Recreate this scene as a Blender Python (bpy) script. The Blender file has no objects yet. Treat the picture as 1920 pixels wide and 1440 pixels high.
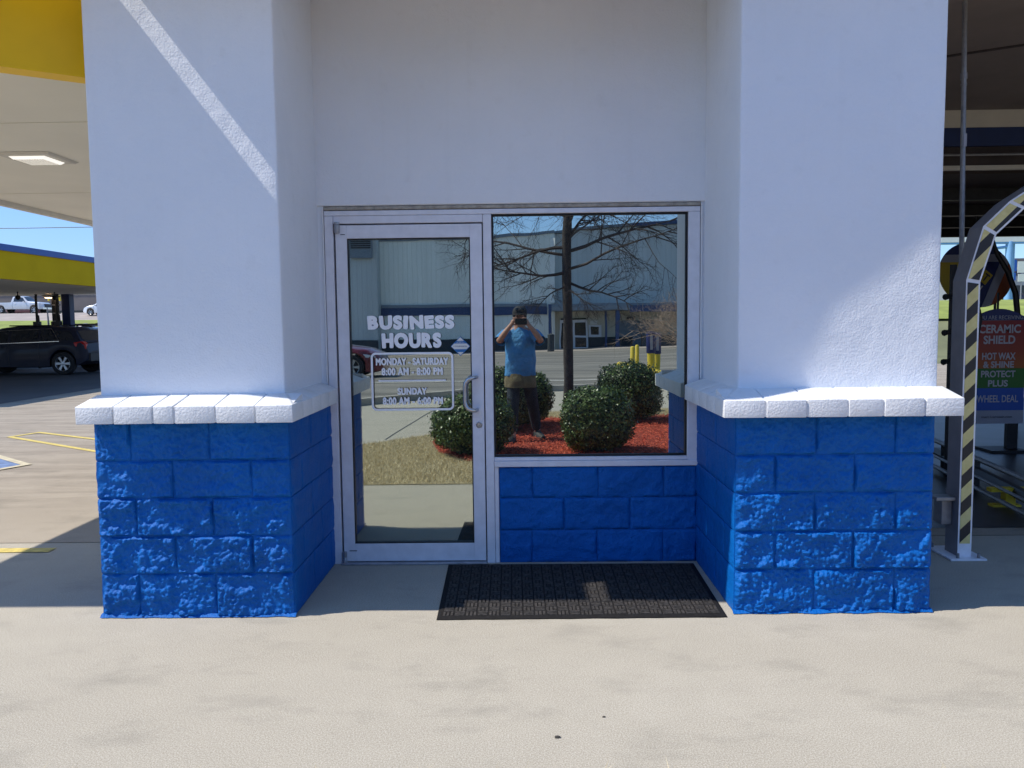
import bpy, bmesh, math, random
from mathutils import Vector, Matrix, noise

R = math.radians
PI = math.pi
sc = bpy.context.scene
col = sc.collection

# ------------------------------------------------------------------ camera
PITCH, YAW, ROLL = math.atan(117 / 1500.0), 0.013, 0.0115
CAM = Vector((0, -4.95, 1.52))
f = Vector((-math.sin(YAW) * math.cos(PITCH), math.cos(YAW) * math.cos(PITCH), -math.sin(PITCH)))
r = Vector((math.cos(YAW), math.sin(YAW), 0))
u = r.cross(f)
r2 = r * math.cos(ROLL) - u * math.sin(ROLL)
u2 = u * math.cos(ROLL) + r * math.sin(ROLL)
cd = bpy.data.cameras.new('camera')
cd.sensor_width = 36.0
cd.lens = 36.0 * 1500 / 1920
cd.clip_start = 0.004
cd.clip_end = 2000
cam = bpy.data.objects.new('camera', cd)
col.objects.link(cam)
cam.matrix_world = Matrix(((r2.x, u2.x, -f.x, CAM.x), (r2.y, u2.y, -f.y, CAM.y), (r2.z, u2.z, -f.z, CAM.z), (0, 0, 0, 1)))
sc.camera = cam

# ------------------------------------------------------------------ light
KY = 0.165
LIGHT = Vector((0.75, KY, -1.0))            # the way the sunlight travels
SUN_ELEV = math.atan2(1.0, math.hypot(0.75, KY))
SUN_ROT = math.atan2(-0.75, -KY)
w = bpy.data.worlds.new('World')
sc.world = w
w.use_nodes = True
nt = w.node_tree
sky = nt.nodes.new('ShaderNodeTexSky')
sky.sky_type = 'NISHITA'
sky.sun_disc = False
sky.sun_elevation = SUN_ELEV
sky.sun_rotation = SUN_ROT
sky.air_density = 1.0
sky.dust_density = 0.0
sky.ozone_density = 5.0
tcw = nt.nodes.new('ShaderNodeTexCoord')
sepw = nt.nodes.new('ShaderNodeSeparateXYZ')
nt.links.new(tcw.outputs['Generated'], sepw.inputs[0])
rw_ = nt.nodes.new('ShaderNodeValToRGB')
rw_.color_ramp.elements[0].position = 0.0
rw_.color_ramp.elements[0].color = (0.38, 0.455, 0.66, 1)
rw_.color_ramp.elements[1].position = 0.5
rw_.color_ramp.elements[1].color = (0.86, 0.93, 1.0, 1)
nt.links.new(sepw.outputs[2], rw_.inputs[0])
mw = nt.nodes.new('ShaderNodeMix')
mw.data_type = 'RGBA'
mw.blend_type = 'MULTIPLY'
mw.inputs[0].default_value = 1.0
nt.links.new(sky.outputs[0], mw.inputs[6])
nt.links.new(rw_.outputs[0], mw.inputs[7])
nt.links.new(mw.outputs[2], nt.nodes['Background'].inputs[0])
nt.nodes['Background'].inputs[1].default_value = 0.145
sd = bpy.data.lights.new('sun', 'SUN')
sd.energy = 3.4
sd.angle = R(0.53)
sd.color = (1.0, 0.94, 0.85)
sun = bpy.data.objects.new('sun', sd)
col.objects.link(sun)
sun.rotation_euler = LIGHT.to_track_quat('-Z', 'Y').to_euler()
sun.location = (-6, -3, 12)
sc.view_settings.view_transform = 'Standard'
sc.view_settings.look = 'None'
sc.view_settings.gamma = 1.0
sc.view_settings.exposure = 0.74
sc.view_settings.use_curve_mapping = False
sc.cycles.max_bounces = 8
sc.cycles.diffuse_bounces = 4
sc.cycles.glossy_bounces = 4
sc.cycles.transparent_max_bounces = 12
sc.cycles.sample_clamp_indirect = 6
sc.cycles.use_denoising = True

random.seed(7)

# ------------------------------------------------------------------ materials
def nodes_of(name):
    m = bpy.data.materials.new(name)
    m.use_nodes = True
    t = m.node_tree
    return m, t, t.nodes['Principled BSDF']


def coords(t, scale=1.0, obj=True):
    tc = t.nodes.new('ShaderNodeTexCoord')
    geo = t.nodes.new('ShaderNodeNewGeometry')
    mp = t.nodes.new('ShaderNodeMapping')
    t.links.new((tc.outputs['Object'] if obj else geo.outputs['Position']), mp.inputs[0])
    if isinstance(scale, (int, float)):
        scale = (scale,) * 3
    mp.inputs['Scale'].default_value = scale
    return mp.outputs[0]


def noise_n(t, vec, scale, detail=4, rough=0.55):
    n = t.nodes.new('ShaderNodeTexNoise')
    n.inputs['Scale'].default_value = scale
    n.inputs['Detail'].default_value = detail
    n.inputs['Roughness'].default_value = rough
    t.links.new(vec, n.inputs['Vector'])
    return n.outputs['Fac']


def ramp(t, fac, stops):
    n = t.nodes.new('ShaderNodeValToRGB')
    e = n.color_ramp.elements
    while len(e) < len(stops):
        e.new(0.5)
    for el, (p, c) in zip(e, stops):
        el.position = p
        el.color = (c[0], c[1], c[2], 1) if not isinstance(c, (int, float)) else (c, c, c, 1)
    t.links.new(fac, n.inputs[0])
    return n.outputs[0]


def mix(t, fac, a, b, mode='MIX'):
    n = t.nodes.new('ShaderNodeMix')
    n.data_type = 'RGBA'
    n.blend_type = mode
    for s, v in ((0, fac), (6, a), (7, b)):
        if hasattr(v, 'is_output'):
            t.links.new(v, n.inputs[s])
        elif isinstance(v, (int, float)):
            n.inputs[s].default_value = v if s == 0 else (v, v, v, 1)
        else:
            n.inputs[s].default_value = (v[0], v[1], v[2], 1)
    return n.outputs[2]


def bump(t, p, height, strength, dist, prev=None):
    b = t.nodes.new('ShaderNodeBump')
    b.inputs['Strength'].default_value = strength
    b.inputs['Distance'].default_value = dist
    t.links.new(height, b.inputs['Height'])
    if prev is not None:
        t.links.new(prev, b.inputs['Normal'])
    t.links.new(b.outputs[0], p.inputs['Normal'])
    return b.outputs[0]


def pbr(name, c, rough=0.6, metal=0.0, vary=0.12, vs=6.0, bs=0.0, bscale=80.0, bdist=0.002, obj=True, coat=0.0, spec=None):
    m, t, p = nodes_of(name)
    v = coords(t, 1.0, obj)
    n = noise_n(t, v, vs, 5)
    lo = tuple(x * (1 - vary) for x in c)
    hi = tuple(min(1, x * (1 + vary)) for x in c)
    t.links.new(ramp(t, n, [(0.3, lo), (0.7, hi)]), p.inputs['Base Color'])
    p.inputs['Roughness'].default_value = rough
    p.inputs['Metallic'].default_value = metal
    if coat:
        p.inputs['Coat Weight'].default_value = coat
        p.inputs['Coat Roughness'].default_value = 0.04
    if spec is not None:
        p.inputs['Specular IOR Level'].default_value = spec
    if bs:
        bump(t, p, noise_n(t, v, bscale, 4), bs, bdist)
    return m


M = {}


def stucco():
    m, t, p = nodes_of('white_stucco')
    v = coords(t, 1, False)
    n1 = noise_n(t, v, 1.3, 4)
    n2 = noise_n(t, v, 9, 4)
    c = ramp(t, n1, [(0.3, (0.75, 0.775, 0.815)), (0.7, (0.80, 0.82, 0.86))])
    c = mix(t, ramp(t, n2, [(0.60, 0), (0.8, 0.20)]), c, (0.60, 0.60, 0.60))
    drip = noise_n(t, coords(t, (9, 9, 0.5), False), 1.4, 5, 0.6)
    c = mix(t, ramp(t, drip, [(0.56, 0), (0.8, 0.10)]), c, (0.58, 0.58, 0.57))
    t.links.new(c, p.inputs['Base Color'])
    p.inputs['Roughness'].default_value = 0.75
    p.inputs['Specular IOR Level'].default_value = 0.25
    vo = t.nodes.new('ShaderNodeTexNoise')
    vo.inputs['Scale'].default_value = 95
    vo.inputs['Detail'].default_value = 3
    vo.inputs['Roughness'].default_value = 0.5
    t.links.new(v, vo.inputs['Vector'])
    b1 = bump(t, p, vo.outputs['Fac'], 0.55, 0.0042)
    b2 = bump(t, p, noise_n(t, v, 7, 4), 0.6, 0.012, b1)
    return m


def blue_paint():
    m, t, p = nodes_of('blue_block_paint')
    v = coords(t, 1, False)
    c = ramp(t, noise_n(t, v, 2.2, 5), [(0.3, (0.0008, 0.088, 0.34)), (0.7, (0.0012, 0.125, 0.46))])
    c = mix(t, ramp(t, noise_n(t, v, 40, 4), [(0.66, 0), (0.8, 0.25)]), c, (0.004, 0.16, 0.50))
    t.links.new(c, p.inputs['Base Color'])
    p.inputs['Roughness'].default_value = 0.5
    p.inputs['Specular IOR Level'].default_value = 0.2
    vo = t.nodes.new('ShaderNodeTexVoronoi')
    vo.inputs['Scale'].default_value = 75
    vo.inputs['Detail'].default_value = 2
    t.links.new(v, vo.inputs['Vector'])
    b0 = bump(t, p, ramp(t, vo.outputs['Distance'], [(0.0, 1), (0.75, 0)]), 0.6, 0.005)
    b1 = bump(t, p, noise_n(t, v, 80, 5, 0.6), 0.8, 0.007, b0)
    bump(t, p, noise_n(t, v, 240, 3), 0.5, 0.0016, b1)
    return m


def concrete(name='broom_concrete', tone=(1, 1, 0.945), dirt=0.6):
    m, t, p = nodes_of(name)
    v = coords(t, 1, False)
    vs = coords(t, (0.28, 1.0, 1.0), False)
    big = noise_n(t, vs, 1.1, 6, 0.6)
    mid = noise_n(t, v, 5.5, 6, 0.65)
    fine = noise_n(t, v, 175, 6, 0.92)
    c = ramp(t, big, [(0.32, (0.330, 0.292, 0.242)), (0.5, (0.405, 0.365, 0.310)), (0.68, (0.465, 0.425, 0.37))])
    c = mix(t, ramp(t, mid, [(0.3, 0.75), (0.7, 0.0)]), c, (0.30, 0.268, 0.225))
    c = mix(t, 0.66, c, ramp(t, fine, [(0.40, (0.185, 0.165, 0.135)), (0.5, (0.40, 0.363, 0.31)), (0.60, (0.68, 0.64, 0.58))]))
    # grey stains
    st = noise_n(t, coords(t, (0.8, 1.5, 1), False), 2.3, 8, 0.68)
    c = mix(t, ramp(t, st, [(0.52, 0.0), (0.80, dirt)]), c, (0.20, 0.187, 0.165))
    # dark tyre-polished tracks across the drive lane on the left
    sep = t.nodes.new('ShaderNodeSeparateXYZ')
    t.links.new(v, sep.inputs[0])
    band = t.nodes.new('ShaderNodeMapRange')
    band.interpolation_type = 'SMOOTHSTEP'
    band.inputs[1].default_value = 1.0
    band.inputs[2].default_value = 2.4
    t.links.new(sep.outputs[1], band.inputs[0])
    streak = noise_n(t, coords(t, (0.35, 2.0, 1), False), 1.9, 7, 0.68)
    mm = t.nodes.new('ShaderNodeMath')
    mm.operation = 'MULTIPLY'
    t.links.new(band.outputs[0], mm.inputs[0])
    t.links.new(ramp(t, streak, [(0.42, 0), (0.75, 0.62)]), mm.inputs[1])
    c = mix(t, mm.outputs[0], c, (0.15, 0.125, 0.105))
    c = mix(t, 1.0, c, tone, 'MULTIPLY')
    t.links.new(c, p.inputs['Base Color'])
    p.inputs['Roughness'].default_value = 0.88
    p.inputs['Specular IOR Level'].default_value = 0.2
    b = bump(t, p, fine, 0.35, 0.0018)
    bump(t, p, mid, 0.3, 0.004, b)
    return m


def asphalt():
    m, t, p = nodes_of('worn_asphalt')
    v = coords(t, 1, False)
    s = noise_n(t, coords(t, (0.07, 0.75, 1), False), 1.6, 6, 0.6)
    c = ramp(t, s, [(0.35, (0.12, 0.107, 0.09)), (0.5, (0.20, 0.18, 0.15)), (0.65, (0.29, 0.262, 0.22))])
    c = mix(t, ramp(t, noise_n(t, v, 0.5, 4), [(0.4, 0), (0.7, 0.4)]), c, (0.12, 0.112, 0.10))
    t.links.new(c, p.inputs['Base Color'])
    p.inputs['Roughness'].default_value = 0.85
    bump(t, p, noise_n(t, v, 90, 3), 0.4, 0.004)
    return m


def siding(name, c, period=0.30, rough=0.55):
    m, t, p = nodes_of(name)
    v = coords(t, 1, False)
    sep = t.nodes.new('ShaderNodeSeparateXYZ')
    t.links.new(v, sep.inputs[0])
    w_ = t.nodes.new('ShaderNodeMath')
    w_.operation = 'PINGPONG'
    w_.inputs[1].default_value = period / 2
    t.links.new(sep.outputs[0], w_.inputs[0])
    rr = ramp(t, w_.outputs[0], [(0.0, 0.0), (period * 0.16, 1.0)])
    n = ramp(t, noise_n(t, coords(t, (1, 1, 0.15), False), 0.7, 5), [(0.3, tuple(x * 0.88 for x in c)), (0.7, tuple(x * 1.08 for x in c))])
    t.links.new(mix(t, rr, tuple(x * 0.90 for x in c), n), p.inputs['Base Color'])
    p.inputs['Roughness'].default_value = rough
    bump(t, p, rr, 0.3, 0.03)
    return m


def glass_mirror(name, tint=(0.60, 0.65, 0.60), wave=0.012):
    m = bpy.data.materials.new(name)
    m.use_nodes = True
    t = m.node_tree
    t.nodes.clear()
    out = t.nodes.new('ShaderNodeOutputMaterial')
    mx = t.nodes.new('ShaderNodeMixShader')
    gl = t.nodes.new('ShaderNodeBsdfGlossy')
    gl.inputs['Color'].default_value = (*tint, 1)
    gl.inputs['Roughness'].default_value = 0.0
    tr = t.nodes.new('ShaderNodeBsdfTransparent')
    tr.inputs['Color'].default_value = (0.13, 0.16, 0.16, 1)
    mx.inputs[0].default_value = 0.86
    v = coords(t, 1, False)
    b = t.nodes.new('ShaderNodeBump')
    b.inputs['Strength'].default_value = 1.0
    b.inputs['Distance'].default_value = wave * 0.02
    t.links.new(noise_n(t, v, 2.6, 2), b.inputs['Height'])
    t.links.new(b.outputs[0], gl.inputs['Normal'])
    t.links.new(tr.outputs[0], mx.inputs[1])
    t.links.new(gl.outputs[0], mx.inputs[2])
    df = t.nodes.new('ShaderNodeBsdfDiffuse')
    df.inputs['Color'].default_value = (0.55, 0.55, 0.53, 1)
    m2 = t.nodes.new('ShaderNodeMixShader')
    t.links.new(ramp(t, noise_n(t, coords(t, (1.2, 1, 3.0), False), 2.2, 7, 0.7), [(0.35, 0.006), (0.8, 0.045)]), m2.inputs[0])
    t.links.new(mx.outputs[0], m2.inputs[1])
    t.links.new(df.outputs[0], m2.inputs[2])
    t.links.new(m2.outputs[0], out.inputs[0])
    return m


def hazard():
    m, t, p = nodes_of('hazard_stripe_print')
    v = coords(t, 1, False)
    sep = t.nodes.new('ShaderNodeSeparateXYZ')
    t.links.new(v, sep.inputs[0])
    a = t.nodes.new('ShaderNodeMath')
    a.operation = 'MULTIPLY_ADD'
    a.inputs[1].default_value = -0.98
    t.links.new(sep.outputs[0], a.inputs[0])
    t.links.new(sep.outputs[2], a.inputs[2])
    b = t.nodes.new('ShaderNodeMath')
    b.operation = 'WRAP'
    b.inputs[1].default_value = 0
    b.inputs[2].default_value = 0.172
    t.links.new(a.outputs[0], b.inputs[0])
    g = t.nodes.new('ShaderNodeMath')
    g.operation = 'GREATER_THAN'
    g.inputs[1].default_value = 0.084
    t.links.new(b.outputs[0], g.inputs[0])
    y = ramp(t, noise_n(t, v, 30, 4), [(0.3, (0.62, 0.52, 0.20)), (0.7, (0.72, 0.62, 0.27))])
    t.links.new(mix(t, g.outputs[0], (0.018, 0.016, 0.018), y), p.inputs['Base Color'])
    p.inputs['Roughness'].default_value = 0.5
    return m


def leafmat(name, a, b, rough=0.42):
    m, t, p = nodes_of(name)
    oi = t.nodes.new('ShaderNodeNewGeometry')
    c = ramp(t, oi.outputs['Random Per Island'], [(0.0, a), (0.75, b), (1.0, tuple(min(1, x * 1.5) for x in b))])
    t.links.new(c, p.inputs['Base Color'])
    p.inputs['Roughness'].default_value = rough
    return m


def vinyl():                      # white in front; adhesive back darkened as the letters' shadow in the glass
    m, t, p = nodes_of('white_vinyl')
    g = t.nodes.new('ShaderNodeNewGeometry')
    t.links.new(mix(t, g.outputs['Backfacing'], (0.97, 0.97, 0.98), (0.03, 0.035, 0.04)), p.inputs['Base Color'])
    p.inputs['Roughness'].default_value = 0.45
    return m


def emit(name, c, s):
    m, t, p = nodes_of(name)
    p.inputs['Base Color'].default_value = (*c, 1)
    p.inputs['Emission Color'].default_value = (*c, 1)
    p.inputs['Emission Strength'].default_value = s
    return m


M['stucco'] = stucco()
M['blue'] = blue_paint()
M['concrete'] = concrete()
M['lot_concrete'] = concrete('worn_lot_concrete', (0.84, 0.80, 0.735), 0.8)
M['asphalt'] = asphalt()
M['coping'] = pbr('coping_white_paint', (0.76, 0.765, 0.775), 0.55, vary=0.05, vs=8, bs=0.8, bscale=90, bdist=0.0045, obj=False)
M['grout'] = pbr('painted_joint', (0.66, 0.66, 0.66), 0.7, vary=0.1, bs=0.5)
M['alu'] = pbr('painted_aluminium', (0.72, 0.72, 0.77), 0.45, 0.0, vary=0.07, vs=14, bs=0.08, bscale=60, bdist=0.001, obj=False)
M['alu_dark'] = pbr('scuffed_aluminium', (0.36, 0.37, 0.40), 0.4, 0.5, vary=0.15, vs=20)
M['steel'] = pbr('brushed_steel', (0.55, 0.56, 0.58), 0.28, 1.0, vary=0.05, vs=30)
M['gasket'] = pbr('black_gasket', (0.008, 0.008, 0.009), 0.6, vary=0.1)
M['caulk'] = pbr('beige_sealant', (0.36, 0.33, 0.28), 0.8, vary=0.3, vs=25, bs=0.5, bscale=60, bdist=0.004)
M['glass'] = glass_mirror('reflective_glass')
M['glass_door'] = glass_mirror('reflective_door_glass', wave=0.010)
def clear_pane():
    m = bpy.data.materials.new('clear_outer_glass')
    m.use_nodes = True
    t = m.node_tree
    t.nodes.clear()
    out = t.nodes.new('ShaderNodeOutputMaterial')
    mx = t.nodes.new('ShaderNodeMixShader')
    gl = t.nodes.new('ShaderNodeBsdfGlossy')
    gl.inputs['Roughness'].default_value = 0.0
    tr = t.nodes.new('ShaderNodeBsdfTransparent')
    tr.inputs['Color'].default_value = (0.97, 0.98, 0.97, 1)
    mx.inputs[0].default_value = 0.07
    t.links.new(tr.outputs[0], mx.inputs[1])
    t.links.new(gl.outputs[0], mx.inputs[2])
    t.links.new(mx.outputs[0], out.inputs[0])
    return m


M['clear_pane'] = clear_pane()
M['room'] = pbr('dim_room_paint', (0.10, 0.11, 0.12), 0.9, vary=0.2)
M['vinyl'] = vinyl()
M['yellow'] = pbr('yellow_fascia_paint', (0.80, 0.49, 0.003), 0.45, vary=0.06, vs=3, spec=0.3)
M['yellow_dull'] = pbr('yellow_band_paint', (0.56, 0.38, 0.006), 0.75, vary=0.07, vs=1.5, spec=0.1)
M['blue_trim'] = pbr('blue_trim_paint', (0.008, 0.07, 0.30), 0.4, vary=0.08, vs=3)
M['soffit'] = pbr('cream_soffit', (0.70, 0.66, 0.55), 0.6, vary=0.05, vs=1.2)
M['soffit_line'] = pbr('soffit_joint', (0.34, 0.31, 0.25), 0.7, vary=0.1)
M['cream_trim'] = pbr('cream_trim', (0.56, 0.52, 0.44), 0.6, vary=0.06)
M['lens'] = emit('lamp_lens', (1.0, 0.97, 0.90), 0.42)
M['mat'] = pbr('black_rubber_mat', (0.011, 0.010, 0.010), 0.85, vary=0.35, vs=60, bs=0.8, bscale=260, bdist=0.002, spec=0.25)
M['mat_rib'] = pbr('dusty_black_rib', (0.046, 0.042, 0.039), 0.9, vary=0.55, vs=55, bs=0.9, bscale=320, bdist=0.002, spec=0.2)
M['white_metal'] = pbr('white_powder_coat', (0.80, 0.80, 0.84), 0.45, vary=0.08, vs=20)
M['grey_metal'] = pbr('grey_galvanised', (0.28, 0.28, 0.29), 0.5, 0.5, vary=0.2, vs=20)
M['grey_paint'] = pbr('grey_paint_and_side_shade', (0.25, 0.245, 0.265), 0.55, vary=0.1, vs=12)  # grey paint that also stands for shade on the arch flanks
M['dark_metal'] = pbr('dark_iron', (0.022, 0.022, 0.024), 0.55, 0.3, vary=0.3, vs=14)
M['tunnel_ceiling'] = pbr('tunnel_ceiling', (0.20, 0.165, 0.15), 0.8, vary=0.15, vs=1.5)
M['tunnel_dark'] = pbr('dark_tunnel_lining', (0.05, 0.038, 0.036), 0.85, vary=0.3, vs=2)
M['navy'] = pbr('navy_beam', (0.006, 0.022, 0.10), 0.5, vary=0.1)
M['hazard'] = hazard()
M['yellow_paint'] = pbr('safety_yellow', (0.68, 0.50, 0.03), 0.55, vary=0.1, vs=10)
M['road_yellow'] = pbr('road_paint_yellow', (0.56, 0.44, 0.12), 0.8, vary=0.25, vs=18, obj=False)
M['road_white'] = pbr('road_paint_white', (0.62, 0.60, 0.55), 0.8, vary=0.2, vs=18, obj=False)
M['road_cream'] = pbr('faded_cream_road_paint', (0.50, 0.44, 0.30), 0.8, vary=0.25, vs=14, obj=False)
M['road_blue'] = pbr('road_paint_blue', (0.13, 0.19, 0.33), 0.8, vary=0.4, vs=10, obj=False)
M['wet_floor'] = pbr('wet_tunnel_floor', (0.045, 0.043, 0.045), 0.42, vary=0.6, vs=1.6, bs=0.3, bscale=50, bdist=0.004)
M['grass_soil'] = pbr('dormant_turf_soil', (0.33, 0.27, 0.15), 0.95, vary=0.25, vs=7, bs=0.6, bscale=50, bdist=0.01, obj=False)
M['ground'] = pbr('distant_ground', (0.15, 0.155, 0.07), 0.95, vary=0.3, vs=0.25, obj=False)
M['hill_grass'] = pbr('bright_bank_grass', (0.22, 0.26, 0.05), 0.95, vary=0.25, vs=1.0, obj=False)
M['hill_road'] = pbr('pale_far_road', (0.33, 0.28, 0.24), 0.9, vary=0.15, vs=0.5, obj=False)
M['mulch'] = pbr('red_mulch_bed', (0.32, 0.050, 0.024), 0.95, vary=0.4, vs=25, bs=1, bscale=60, bdist=0.02, obj=False)
M['chips'] = leafmat('red_mulch_chips', (0.30, 0.035, 0.016), (0.78, 0.150, 0.075), 0.85)
M['blades'] = leafmat('dormant_grass_blades', (0.42, 0.33, 0.17), (0.68, 0.57, 0.35), 0.8)
M['leaf'] = leafmat('boxwood_leaves', (0.018, 0.040, 0.009), (0.105, 0.155, 0.035), 0.38)
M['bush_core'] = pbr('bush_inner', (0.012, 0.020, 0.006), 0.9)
M['bark'] = pbr('dark_bark', (0.055, 0.043, 0.038), 0.9, vary=0.35, vs=16, bs=1, bscale=30, bdist=0.01)
M['twig'] = pbr('dark_twigs', (0.05, 0.038, 0.034), 0.85, vary=0.3, vs=3)
M['twig_light'] = pbr('pale_brown_twigs', (0.36, 0.26, 0.19), 0.85, vary=0.35, vs=3)
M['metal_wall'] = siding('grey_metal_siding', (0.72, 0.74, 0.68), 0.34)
M['metal_wall_dark'] = siding('dark_grey_siding', (0.46, 0.50, 0.50), 0.34)  # darker grey siding of the outer warehouse sections
M['tan_wall'] = siding('tan_metal_siding', (0.55, 0.52, 0.42), 0.30)
M['wainscot'] = pbr('dark_wainscot', (0.032, 0.038, 0.042), 0.7, vary=0.2, vs=1)
M['soffit_far'] = pbr('white_far_soffit', (0.82, 0.78, 0.70), 0.7, vary=0.05, vs=0.8)
M['far_blue'] = pbr('far_blue_trim', (0.016, 0.045, 0.13), 0.5, vary=0.1)
M['far_grey_roof'] = pbr('far_awning_grey', (0.16, 0.20, 0.24), 0.6, vary=0.1)
M['bay'] = pbr('bay_shade_asphalt', (0.055, 0.052, 0.05), 0.8, vary=0.3, vs=0.6, bs=0.3, bscale=60, bdist=0.004, obj=False)  # dark colour that deepens the shade under the vacuum canopy
M['kerb'] = pbr('kerb_concrete', (0.36, 0.33, 0.28), 0.85, vary=0.15, vs=4, bs=0.3, obj=False)
M['dark_glass'] = pbr('dark_window_glass', (0.010, 0.013, 0.018), 0.06, vary=0.05)
M['clear_dark_glass'] = pbr('smoked_car_glass', (0.02, 0.024, 0.03), 0.05, vary=0.05, spec=0.8)
M['chrome'] = pbr('chrome', (0.62, 0.63, 0.65), 0.14, 1.0, vary=0.03)
M['alloy'] = pbr('alloy_wheel', (0.50, 0.51, 0.53), 0.3, 0.8, vary=0.05)
M['tyre'] = pbr('tyre_rubber', (0.014, 0.014, 0.015), 0.8, vary=0.2)
M['red_lens'] = pbr('red_tail_lens', (0.55, 0.02, 0.012), 0.2, vary=0.1, coat=0.6)
M['head_lens'] = pbr('clear_head_lens', (0.65, 0.67, 0.7), 0.12, vary=0.1, coat=0.6)
M['black_plastic'] = pbr('black_plastic', (0.014, 0.014, 0.016), 0.5, vary=0.1)
M['skin'] = pbr('skin', (0.46, 0.24, 0.16), 0.55, vary=0.08, vs=20)
M['shirt'] = pbr('blue_shirt_cloth', (0.075, 0.27, 0.55), 0.85, vary=0.15, vs=10, bs=0.9, bscale=12, bdist=0.035)
M['jeans'] = pbr('dark_denim', (0.022, 0.030, 0.042), 0.9, vary=0.4, vs=14, bs=0.4, bscale=14, bdist=0.02)
M['tan_cloth'] = pbr('tan_cloth', (0.17, 0.135, 0.075), 0.9, vary=0.25, vs=14, bs=0.5, bscale=14, bdist=0.02)
M['cap'] = pbr('black_cap_cloth', (0.015, 0.015, 0.018), 0.8, vary=0.2)
M['hair'] = pbr('dark_hair', (0.02, 0.014, 0.010), 0.7, vary=0.3)
M['shoe'] = pbr('dark_grey_shoe', (0.04, 0.04, 0.042), 0.7, vary=0.3, vs=20)
M['rock'] = pbr('tan_boulder', (0.34, 0.25, 0.17), 0.9, vary=0.25, vs=8, bs=0.6, bscale=20, bdist=0.02)
M['sign_white'] = pbr('sign_white', (0.72, 0.72, 0.68), 0.5, vary=0.04)
M['sky_blue_post'] = pbr('sky_blue_post_paint', (0.20, 0.40, 0.66), 0.5, vary=0.06)
M['ink_navy'] = pbr('navy_lettering', (0.02, 0.045, 0.13), 0.6, vary=0.05)
M['ink_dark'] = pbr('dark_lettering', (0.04, 0.035, 0.045), 0.6, vary=0.05)
M['ink_grey'] = pbr('sign_lettering_white', (0.50, 0.48, 0.50), 0.6, vary=0.05)
M['far_wall'] = pbr('far_grey_building', (0.26, 0.28, 0.29), 0.8, vary=0.1, vs=0.3)
M['far_wall_brown'] = pbr('far_brown_building', (0.17, 0.15, 0.14), 0.8, vary=0.15, vs=0.3)
M['pebble'] = pbr('dark_pebble', (0.04, 0.035, 0.03), 0.8)
M['sign_red'] = pbr('sign_dark_red', (0.14, 0.006, 0.010), 0.5, vary=0.05)
M['sign_orange'] = pbr('sign_orange_brown', (0.34, 0.07, 0.008), 0.5, vary=0.08)
M['sign_green'] = pbr('sign_green', (0.025, 0.15, 0.010), 0.5, vary=0.05)
M['sign_blue'] = pbr('sign_blue', (0.012, 0.085, 0.40), 0.5, vary=0.05)
M['sign_navy'] = pbr('sign_navy', (0.008, 0.018, 0.12), 0.5, vary=0.05)
M['sign_yellow'] = pbr('sign_yellow', (0.52, 0.36, 0.010), 0.5, vary=0.05)
M['sign_pale'] = pbr('sign_pale', (0.33, 0.33, 0.38), 0.5, vary=0.05)
M['sticker_blue'] = pbr('sticker_blue', (0.02, 0.16, 0.42), 0.5, vary=0.05)


def red_to_orange():
    m, t, p = nodes_of('sign_red_to_orange_print')
    g = t.nodes.new('ShaderNodeNewGeometry')
    s = t.nodes.new('ShaderNodeSeparateXYZ')
    t.links.new(g.outputs['Position'], s.inputs[0])
    mr = t.nodes.new('ShaderNodeMapRange')
    mr.inputs[1].default_value = 0.90
    mr.inputs[2].default_value = 1.45
    t.links.new(s.outputs[2], mr.inputs[0])
    t.links.new(ramp(t, mr.outputs[0], [(0, (0.42, 0.115, 0.008)), (0.45, (0.32, 0.04, 0.010)), (1, (0.26, 0.008, 0.012))]), p.inputs['Base Color'])
    p.inputs['Roughness'].default_value = 0.5
    return m


M['sign_gradient'] = red_to_orange()


def carpaint(name, c, coat=0.9, rough=0.35, metal=0.3):
    return pbr(name, c, rough, metal, vary=0.05, vs=3, coat=coat)


# ------------------------------------------------------------------ helpers
def tag(o, label=None, cat=None, group=None, kind=None):
    if label: o['label'] = label
    if cat: o['category'] = cat
    if group: o['group'] = group
    if kind: o['kind'] = kind
    return o


def empty(name, loc=(0, 0, 0), rz=0.0, **k):
    o = bpy.data.objects.new(name, None)
    o.empty_display_size = 0.1
    o.location = loc
    o.rotation_euler = (0, 0, rz)
    col.objects.link(o)
    return tag(o, **k)


def children(o):
    return [c for c in list(col.objects) if c.parent == o]


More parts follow.
